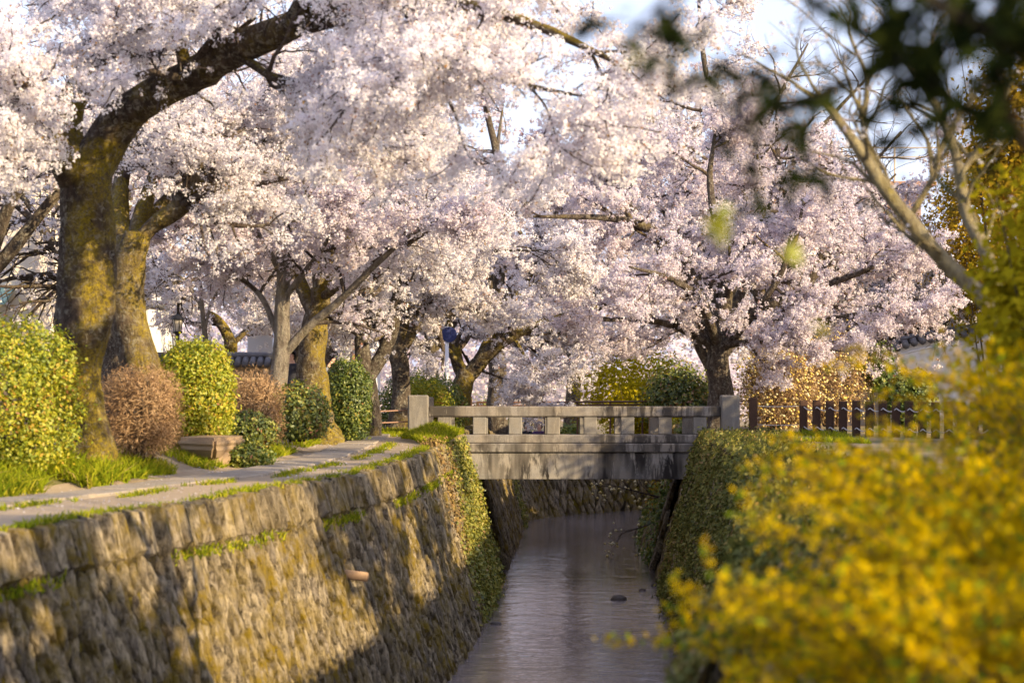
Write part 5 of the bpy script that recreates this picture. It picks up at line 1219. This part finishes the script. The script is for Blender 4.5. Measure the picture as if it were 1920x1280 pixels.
def build_houses():
    # cream house left
    h = root('house', 'cream plastered house at the left edge behind the hedge', 'house', (-17, 64, .0))
    MB().box(-24, -11.82, 60, 70, -.2, 6.2, .02).build('wall', M['plaster_cream'], h)
    MB().box(-24.3, -11.5, 59.7, 70.3, 6.203, 6.4, .02).build('roof', M['tile'], h)
    mb = MB(); mb.add([(-13.6, 58.9, 3.12), (-12.35, 58.9, 3.05), (-12.35, 59.99, 3.42), (-13.6, 59.99, 3.45), (-13.6, 58.9, 3.04), (-12.35, 58.9, 2.97), (-12.35, 59.99, 3.34), (-13.6, 59.99, 3.37)], [(0, 1, 2, 3), (7, 6, 5, 4), (0, 4, 5, 1), (1, 5, 6, 2), (2, 6, 7, 3), (3, 7, 4, 0)]); mb.build('canopy', M['copper'], h)
    h = root('house', 'grey-white house wing behind the nearest trunk with a dark eave', 'house', (-11, 66, 0))
    MB().box(-11.81, -9.6, 64, 70, -.2, 4.6, .02).build('wall', M['plaster_white'], h); MB().box(-11.80, -9.4, 63.3, 70.2, 3.05, 3.2, .02).build('eave', M['tile'], h)
    MB().box(-11.65, -11.4, 63.86, 63.997, 3.9, 4.1, .02).build('wall_box', M['white_metal'], h); window(h, -10.7, 63.995, 2.2, 1.3, 1.2)
    h = root('house', 'white house far back between the burled and forked trunks', 'house', (-6, 86, -1))
    MB().box(-9.2, -4.9, 84, 90, -1.4, 3.6, .02).build('wall', M['plaster_white'], h); MB().box(-9.6, -4.6, 83.6, 90.4, 3.603, 3.8, .02).build('roof', M['tile'], h)
    MB().box(-5.55, -5.42, 83.93, 83.998, .8, 2.6, .01).build('post', M['wood'], h); window(h, -6.6, 83.995, 1.6, 1.2, 1.2)
    # tiled garden wall left
    w = root('garden_wall', 'low wooden garden wall with grey tiled roof behind the shrubs', 'garden wall', (-8.4, 58, .0))
    MB().box(-12.5, -5.45, 57.95, 58.10, -.1, 1.50, .01).build('wall', M['wood_pale'], w); tiled_run(w, -12.5, -5.4, 58.0, 1.60, 1.60, 40)
    p = root('bamboo_fence', 'short pale log fence post beside the slender grey cherry', 'fence', (-5.1, 50.5, 0)); c = W(499, 700, 50.5)
    MB().tube([(c[0], 50.5, -.1), (c[0], 50.5, 1.42)], [.055, .055], 10).build('post', M['wood_pale'], p, True); MB().tube([(c[0] - .9, 50.47, 1.2), (c[0] + .02, 50.42, 1.2)], [.045, .045], 10).build('rail', M['wood_pale'], p, True)
    # right side
    w = root('garden_wall', 'white plastered wall with sloping tile coping at the right', 'garden wall', (11.4, 62, 0))
    x0, x1 = 9.75, 13.6; zt = lambda x: 1.88 + .23 * (x - x0) + .05 * math.sin((x - x0) * 2.4)
    n = 14; V = []; F = []
    for k in range(n + 1):
        x = x0 + (x1 - x0) * k / n
        V += [(x, 62, -.1), (x, 62, zt(x)), (x, 62.3, zt(x)), (x, 62.3, -.1)]
    for k in range(n):
        for a in range(3): F.append((k * 4 + a, k * 4 + a + 1, k * 4 + a + 5, k * 4 + a + 4))
    F += [(0, 3, 2, 1), (n * 4, n * 4 + 1, n * 4 + 2, n * 4 + 3)]
    MB().add(V, F).build('wall', M['plaster_white'], w)
    mb = MB()
    mb.tube([(x0 + (x1 - x0) * k / n, 61.985, zt(x0 + (x1 - x0) * k / n) - .20) for k in range(n + 1)], [.03] * (n + 1), 6); mb.build('moulding', M['plaster_white'], w, True)
    for k in range(18):
        x = x0 + (x1 - x0) * (k + .5) / 18; z = zt(x) + .07
        MB().tube([(x, 61.8, z - .08), (x, 62.0, z), (x, 62.15, z + .05), (x, 62.3, z), (x, 62.5, z - .08)], [.095] * 5, 7).build('roof_tile', M['tile'], w, True)
    MB().tube([(x0 + (x1 - x0) * k / n, 62.15, zt(x0 + (x1 - x0) * k / n) + .17) for k in range(n + 1)], [.075] * (n + 1), 8).build('ridge_tile', M['tile'], w, True)
    w = root('garden_wall', 'tan plaster wall with flat grey coping below the dark window', 'garden wall', (9, 63.5, 0))
    MB().box(7.2, 9.72, 63.2, 63.5, -.1, 1.24, .01).build('wall', M['plaster_tan'], w); MB().box(7.1, 9.73, 63.08, 63.62, 1.243, 1.34, .02).build('coping', M['tile'], w)
    h = root('house', 'timber framed house with dark window behind the tan wall', 'house', (9.4, 70, 0))
    MB().box(7.6, 13.5, 69, 75, -.2, 2.75, .02).build('wall', M['dark_glass'], h)
    for x in (7.7, 8.6, 9.5, 10.4, 11.3): MB().box(x - .07, x + .07, 68.88, 68.997, -.2, 2.75, .01).build('post', M['wood'], h)
    for z in (1.1, 2.05, 2.72): MB().box(7.6, 13.5, 68.87, 68.985, z - .09, z + .06, .01).build('beam', M['wood'], h)
    MB().box(7.2, 13.9, 68.3, 75.5, 2.76, 2.95, .03).build('roof', M['tile'], h)
    h = root('house', 'tall pinkish tan house with white eaves behind the pink cherry', 'house', (11, 82, 0))
    MB().box(8.6, 13.2, 78, 86, -1.3, 7.2, .02).build('wall', M['plaster_pink'], h)
    for k, z in enumerate((4.55, 5.0)): MB().box(8.3, 13.0, 77.55 + .05 * k, 77.997, z, z + .32, .02).build('eave', M['white_board'], h)
    for z in (1.9, 3.0, 3.5): MB().box(8.5, 13.3, 77.9, 77.995, z, z + .07, .01).build('beam', M['wood'], h)
    MB().box(8.2, 13.6, 77.4, 86.4, 7.203, 7.35, .02).build('roof', M['wood'], h); window(h, 10.2, 77.995, 6.0, 1.4, 1.1); window(h, 12.0, 77.995, 6.0, 1.2, 1.1)
    mb = MB()
    for z in (8.15, 8.45): mb.tube([(8.9, 77.7, z), (15.8, 77.7, z)], [.02, .02], 6)
    for x in np.arange(8.9, 15.9, 1.7): mb.tube([(x, 77.7, 7.3), (x, 77.7, 8.45)], [.03, .03], 6)
    mb.build('balcony_rail', M['plaster_tan'], h)
build_houses()

# ------------------------------------------------------------------ people
def person(label, base, yaw, pose, top, hair=True, hood=False, scale=1.0, group=None):
    """one continuous skinned body; pose is a dict of joint positions in metres, facing +Y"""
    J, E, R = [], [], []
    idx = {}
    def j(name, p, r, par=None):
        idx[name] = len(J); J.append(p); R.append(r)
        if par is not None: E.append((idx[par], idx[name]))
    j('pelvis', pose['pelvis'], .15); j('waist', pose['waist'], .135, 'pelvis'); j('chest', pose['chest'], .165, 'waist'); j('neck', pose['neck'], .058, 'chest'); j('skull', pose['head'], .095, 'neck')
    h = Vector(pose['head']); j('crown', tuple(h + Vector((0, 0, .09))), .075, 'skull')
    for s, sg in (('l', -1), ('r', 1)):
        j('sh' + s, pose['sh' + s], .07, 'chest'); j('el' + s, pose['el' + s], .048, 'sh' + s); j('wr' + s, pose['wr' + s], .032, 'el' + s)
        d = (Vector(pose['wr' + s]) - Vector(pose['el' + s])).normalized(); w = Vector(pose['wr' + s]); sd = d.cross(Vector((0, 0, 1)) if abs(d.z) < .9 else Vector((1, 0, 0))).normalized()
        j('pa' + s, tuple(w + d * .06), .034, 'wr' + s)
        for k in range(4):
            o = sd * (k - 1.5) * .021; L = (.062, .075, .07, .055)[k]
            j(f'f{s}{k}a', tuple(w + d * .10 + o), .0095, 'pa' + s); j(f'f{s}{k}b', tuple(w + d * (.10 + L) + o + Vector((0, 0, -.02))), .008, f'f{s}{k}a')
        j(f'th{s}', tuple(w + d * .06 + sd * .05), .010, 'pa' + s); j(f'th{s}b', tuple(w + d * .10 + sd * .06), .008, f'th{s}')
        j('hi' + s, pose['hi' + s], .095, 'pelvis'); j('kn' + s, pose['kn' + s], .062, 'hi' + s); j('an' + s, pose['an' + s], .042, 'kn' + s)
        a = Vector(pose['an' + s]); j('to' + s, tuple(a + Vector((0, .17, -.05))), .035, 'an' + s)
    me = bpy.data.meshes.new('person'); me.from_pydata([tuple(v) for v in J], E, []); me.update()
    o = bpy.data.objects.new('person', me); COL.objects.link(o)
    md = o.modifiers.new('skin', 'SKIN'); 
    sv = me.skin_vertices[0].data if me.skin_vertices else None
    if sv is None:
        bm = bmesh.new(); bm.from_mesh(me); bm.verts.layers.skin.verify(); bm.to_mesh(me); bm.free(); sv = me.skin_vertices[0].data
    for k, v in enumerate(sv): v.radius = (R[k], R[k] * (.72 if k in (0, 1, 2) else 1)); v.use_root = (k == 0)
    sb = o.modifiers.new('sub', 'SUBSURF'); sb.levels = sb.render_levels = 1
    dg = bpy.context.evaluated_depsgraph_get(); m2 = bpy.data.meshes.new_from_object(o.evaluated_get(dg))
    o.modifiers.clear(); o.data = m2; m2.name = 'person'
    for m in (M['skin'], M[top], M['cloth_dark']): m2.materials.append(m)
    JV = np.array([tuple(v) for v in J]); nm = list(idx)
    def cls(n):
        if n in ('skull', 'crown', 'neck') or n[:2] in ('pa', 'fl', 'fr', 'th', 'wr'): return 0
        if n[:2] in ('hi', 'kn', 'an', 'to') or n == 'pelvis': return 2
        return 1
    cl = [cls(n) for n in nm]
    for p in m2.polygons:
        p.use_smooth = True; p.material_index = cl[int(np.argmin(((JV - np.array(p.center)) ** 2).sum(1) / (np.array(R) + .05) ** 2))]
    o.location = base; o.rotation_euler = (0, 0, yaw); o.scale = (scale,) * 3
    tag(o, label, 'person', group)
    bm = bmesh.new(); bmesh.ops.create_uvsphere(bm, u_segments=20, v_segments=14, radius=.128 if hood else .118)
    for v in list(bm.verts):
        v.co.y = v.co.y - .022 ; v.co.z = v.co.z * 1.12 + .05
    bmesh.ops.delete(bm, geom=[v for v in bm.verts if v.co.y > .035 and v.co.z < .09], context='VERTS')
    for v in bm.verts: v.co += h
    hm = bpy.data.meshes.new('hood' if hood else 'hair'); bm.to_mesh(hm); bm.free(); hm.materials.append(M[top] if hood else M['hair'])
    for p in hm.polygons: p.use_smooth = True
    ho = bpy.data.objects.new('hood' if hood else 'hair', hm); ho.parent = o; COL.objects.link(ho)
    for sx in (-.033, .033):
        MBo = MB().lathe([(.004, -.012), (.012, -.005), (.012, .005), (.004, .012)], (0, 0, 0), 8); e = MBo.build('eye', M['hair']); e.parent = o; e.location = h + Vector((sx, .092, .02))
    nb = MB().add([(-.014, 0, -.02), (.014, 0, -.02), (0, .03, -.02), (0, 0, .035)], [(0, 1, 2), (0, 2, 3), (1, 3, 2), (0, 3, 1)]).build('nose', M['skin']); nb.parent = o; nb.location = h + Vector((0, .09, -.01))
    return o
STAND = dict(pelvis=(0, 0, .93), waist=(0, 0, 1.08), chest=(0, 0, 1.30), neck=(0, .01, 1.47), head=(0, .03, 1.58), hil=(-.10, 0, .86), hir=(.10, 0, .86), knl=(-.11, .02, .48), knr=(.11, .02, .48), anl=(-.11, 0, .09), anr=(.11, 0, .09),
             shl=(-.20, 0, 1.40), shr=(.20, 0, 1.40), ell=(-.25, -.02, 1.12), elr=(.25, -.02, 1.12), wrl=(-.24, .08, .88), wrr=(.24, .08, .88))
SIT = dict(STAND, pelvis=(0, 0, .50), waist=(0, .0, .64), chest=(0, .02, .86), neck=(0, .04, 1.03), head=(0, .07, 1.14), hil=(-.10, .06, .47), hir=(.10, .06, .47), knl=(-.12, .45, .47), knr=(.12, .45, .47), anl=(-.12, .45, .09), anr=(.12, .45, .09),
           shl=(-.20, .02, .96), shr=(.20, .02, .96), ell=(-.25, .1, .70), elr=(.25, .1, .70), wrl=(-.14, .34, .58), wrr=(.14, .34, .58))
SHOOT = dict(STAND, elr=(.28, .22, 1.28), wrr=(.10, .36, 1.50), ell=(-.26, .20, 1.26), wrl=(-.08, .36, 1.47))
def build_people():
    Y = 48.6; hand = W(630, 668, Y); g = float(gz(-3.7, Y)); sc = 1.0
    # facing +X: yaw -90 deg maps local +Y to +X
    px, py = hand[0] - .46, Y
    person('person in a grey jacket raising a camera, half hidden behind the burled cherry trunk', (px, py, g + .02), -math.pi / 2, SHOOT, 'cloth_grey')
    c = root('camera', 'black camera with brown strap held up by the person behind the trunk', 'camera', (px + .50, py, g + 1.5))
    x, y, z = c.location; MB().box(x - .03, x + .04, y - .07, y + .07, z - .03, z + .06, .01).build('body', M['black_metal'], c)
    mb = MB(); mb.tube([(x + .042, y, z + .015), (x + .13, y, z + .02)], [.036, .04], 14); mb.build('lens', M['black_metal'], c, True)
    MB().tube([(x, y - .08, z + .03), (x - .05, y - .1, z - .22), (x - .02, y - .1, z - .45), (x + .04, y - .1, z - .42), (x + .02, y - .09, z - .1)], [.012] * 5, 6).build('strap', M['strap'], c, True)
    p = W(547, 690, 52.5); person('person with dark hair and dark clothes between the grey and burled cherry trunks', (p[0], 52.5, float(gz(p[0], 52.5)) + .02), math.pi * .85, STAND, 'cloth_dark')
    for k, (x, y, Y, top, hood, lab) in enumerate([(986, 800, 80.2, 'cloth_dark', False, 'seated person with dark hair seen through the third baluster gap of the bridge'), (1012, 800, 80.0, 'cloth_purple', True, 'seated person in a purple hood beside the dark haired one beyond the bridge'),
                                            (1075, 804, 82.0, 'cloth_grey', False, 'distant dark haired person seen through the middle gap of the bridge')]):
        p = W(x, y, Y); person(lab, (p[0], Y, p[2] - 1.14), math.pi * (.9 if k else 1.15), SIT, top, hood=hood)
    b = root('bench', 'low wooden bench under the seated people beyond the bridge', 'bench', (1.0, 80.1, -1.7))
    z = W(986, 800, 80.2)[2] - 1.14
    MB().box(.0, 2.9, 79.85, 80.5, z + .31, z + .37, .01).build('seat', M['wood'], b)
    for x in (.15, 1.45, 2.75): MB().box(x - .05, x + .05, 79.95, 80.4, z - .1, z + .308, .01).build('leg', M['wood'], b)
build_people()

# ------------------------------------------------------------------ trees just right of the frame that shade the near wall and bank
def build_shade():
    k = 0
    for X, Y, H, R_, lab in [(10.0, 24, 7.5, 2.6, 'cherry on the right bank outside the frame, near the lichen tree'), (7.4, 14.0, 5.2, 2.6, 'cherry on the right bank outside the frame, beside the forsythia'), (10.2, 30.5, 7.2, 2.6, 'cherry on the right bank outside the frame, level with the stone bench')]:
        cherry(lab, generic(X, Y, H, R_, 90 + k, nl=6, r0=.22), 95 + k, nb=6500 if k == 1 else 3600, q=5, size=.055, clump=.11, L=(1.8, 1.0, .5), n=(7, 5, 3), sides=10, cull=1.0, minz=1.2); k += 1
    bush('evergreen_tree', 'dense evergreen added outside the frame to shade the near canal wall', 'tree', (6.5, 15.6, 2.0), (1.6, 1.7, 2.0), 99, 8000, .09, 'leaf_dark', base_z=0, lump=.2, depth=.35)  # added shadow caster for the lower left canal wall
    bush('hedge', 'unseen hedge added on the right bank to shade the forsythia', 'hedge', (7.3, 8.0, 1.85), (1.2, 4.6, 1.95), 96, 9000, .07, 'leaf_green', square=.7, base_z=0, lump=.1)  # added shadow caster, height set to darken the lower forsythia
    bush('evergreen_tree', 'unseen tall evergreen added to shade the white tiled wall', 'tree', (17.2, 57, 3.4), (2.4, 1.8, 3.2), 97, 7000, .1, 'leaf_dark', base_z=0, lump=.2, depth=.35)  # added shadow caster for the white garden wall
    bush('evergreen_tree', 'broad evergreen added at the right edge of the frame to shade the bridge', 'tree', (12.6, 45.5, 2.4), (2.6, 1.8, 2.6), 98, 9000, .09, 'leaf_dark', base_z=0, lump=.2, depth=.35)  # added shadow caster for the right part of the bridge
build_shade()
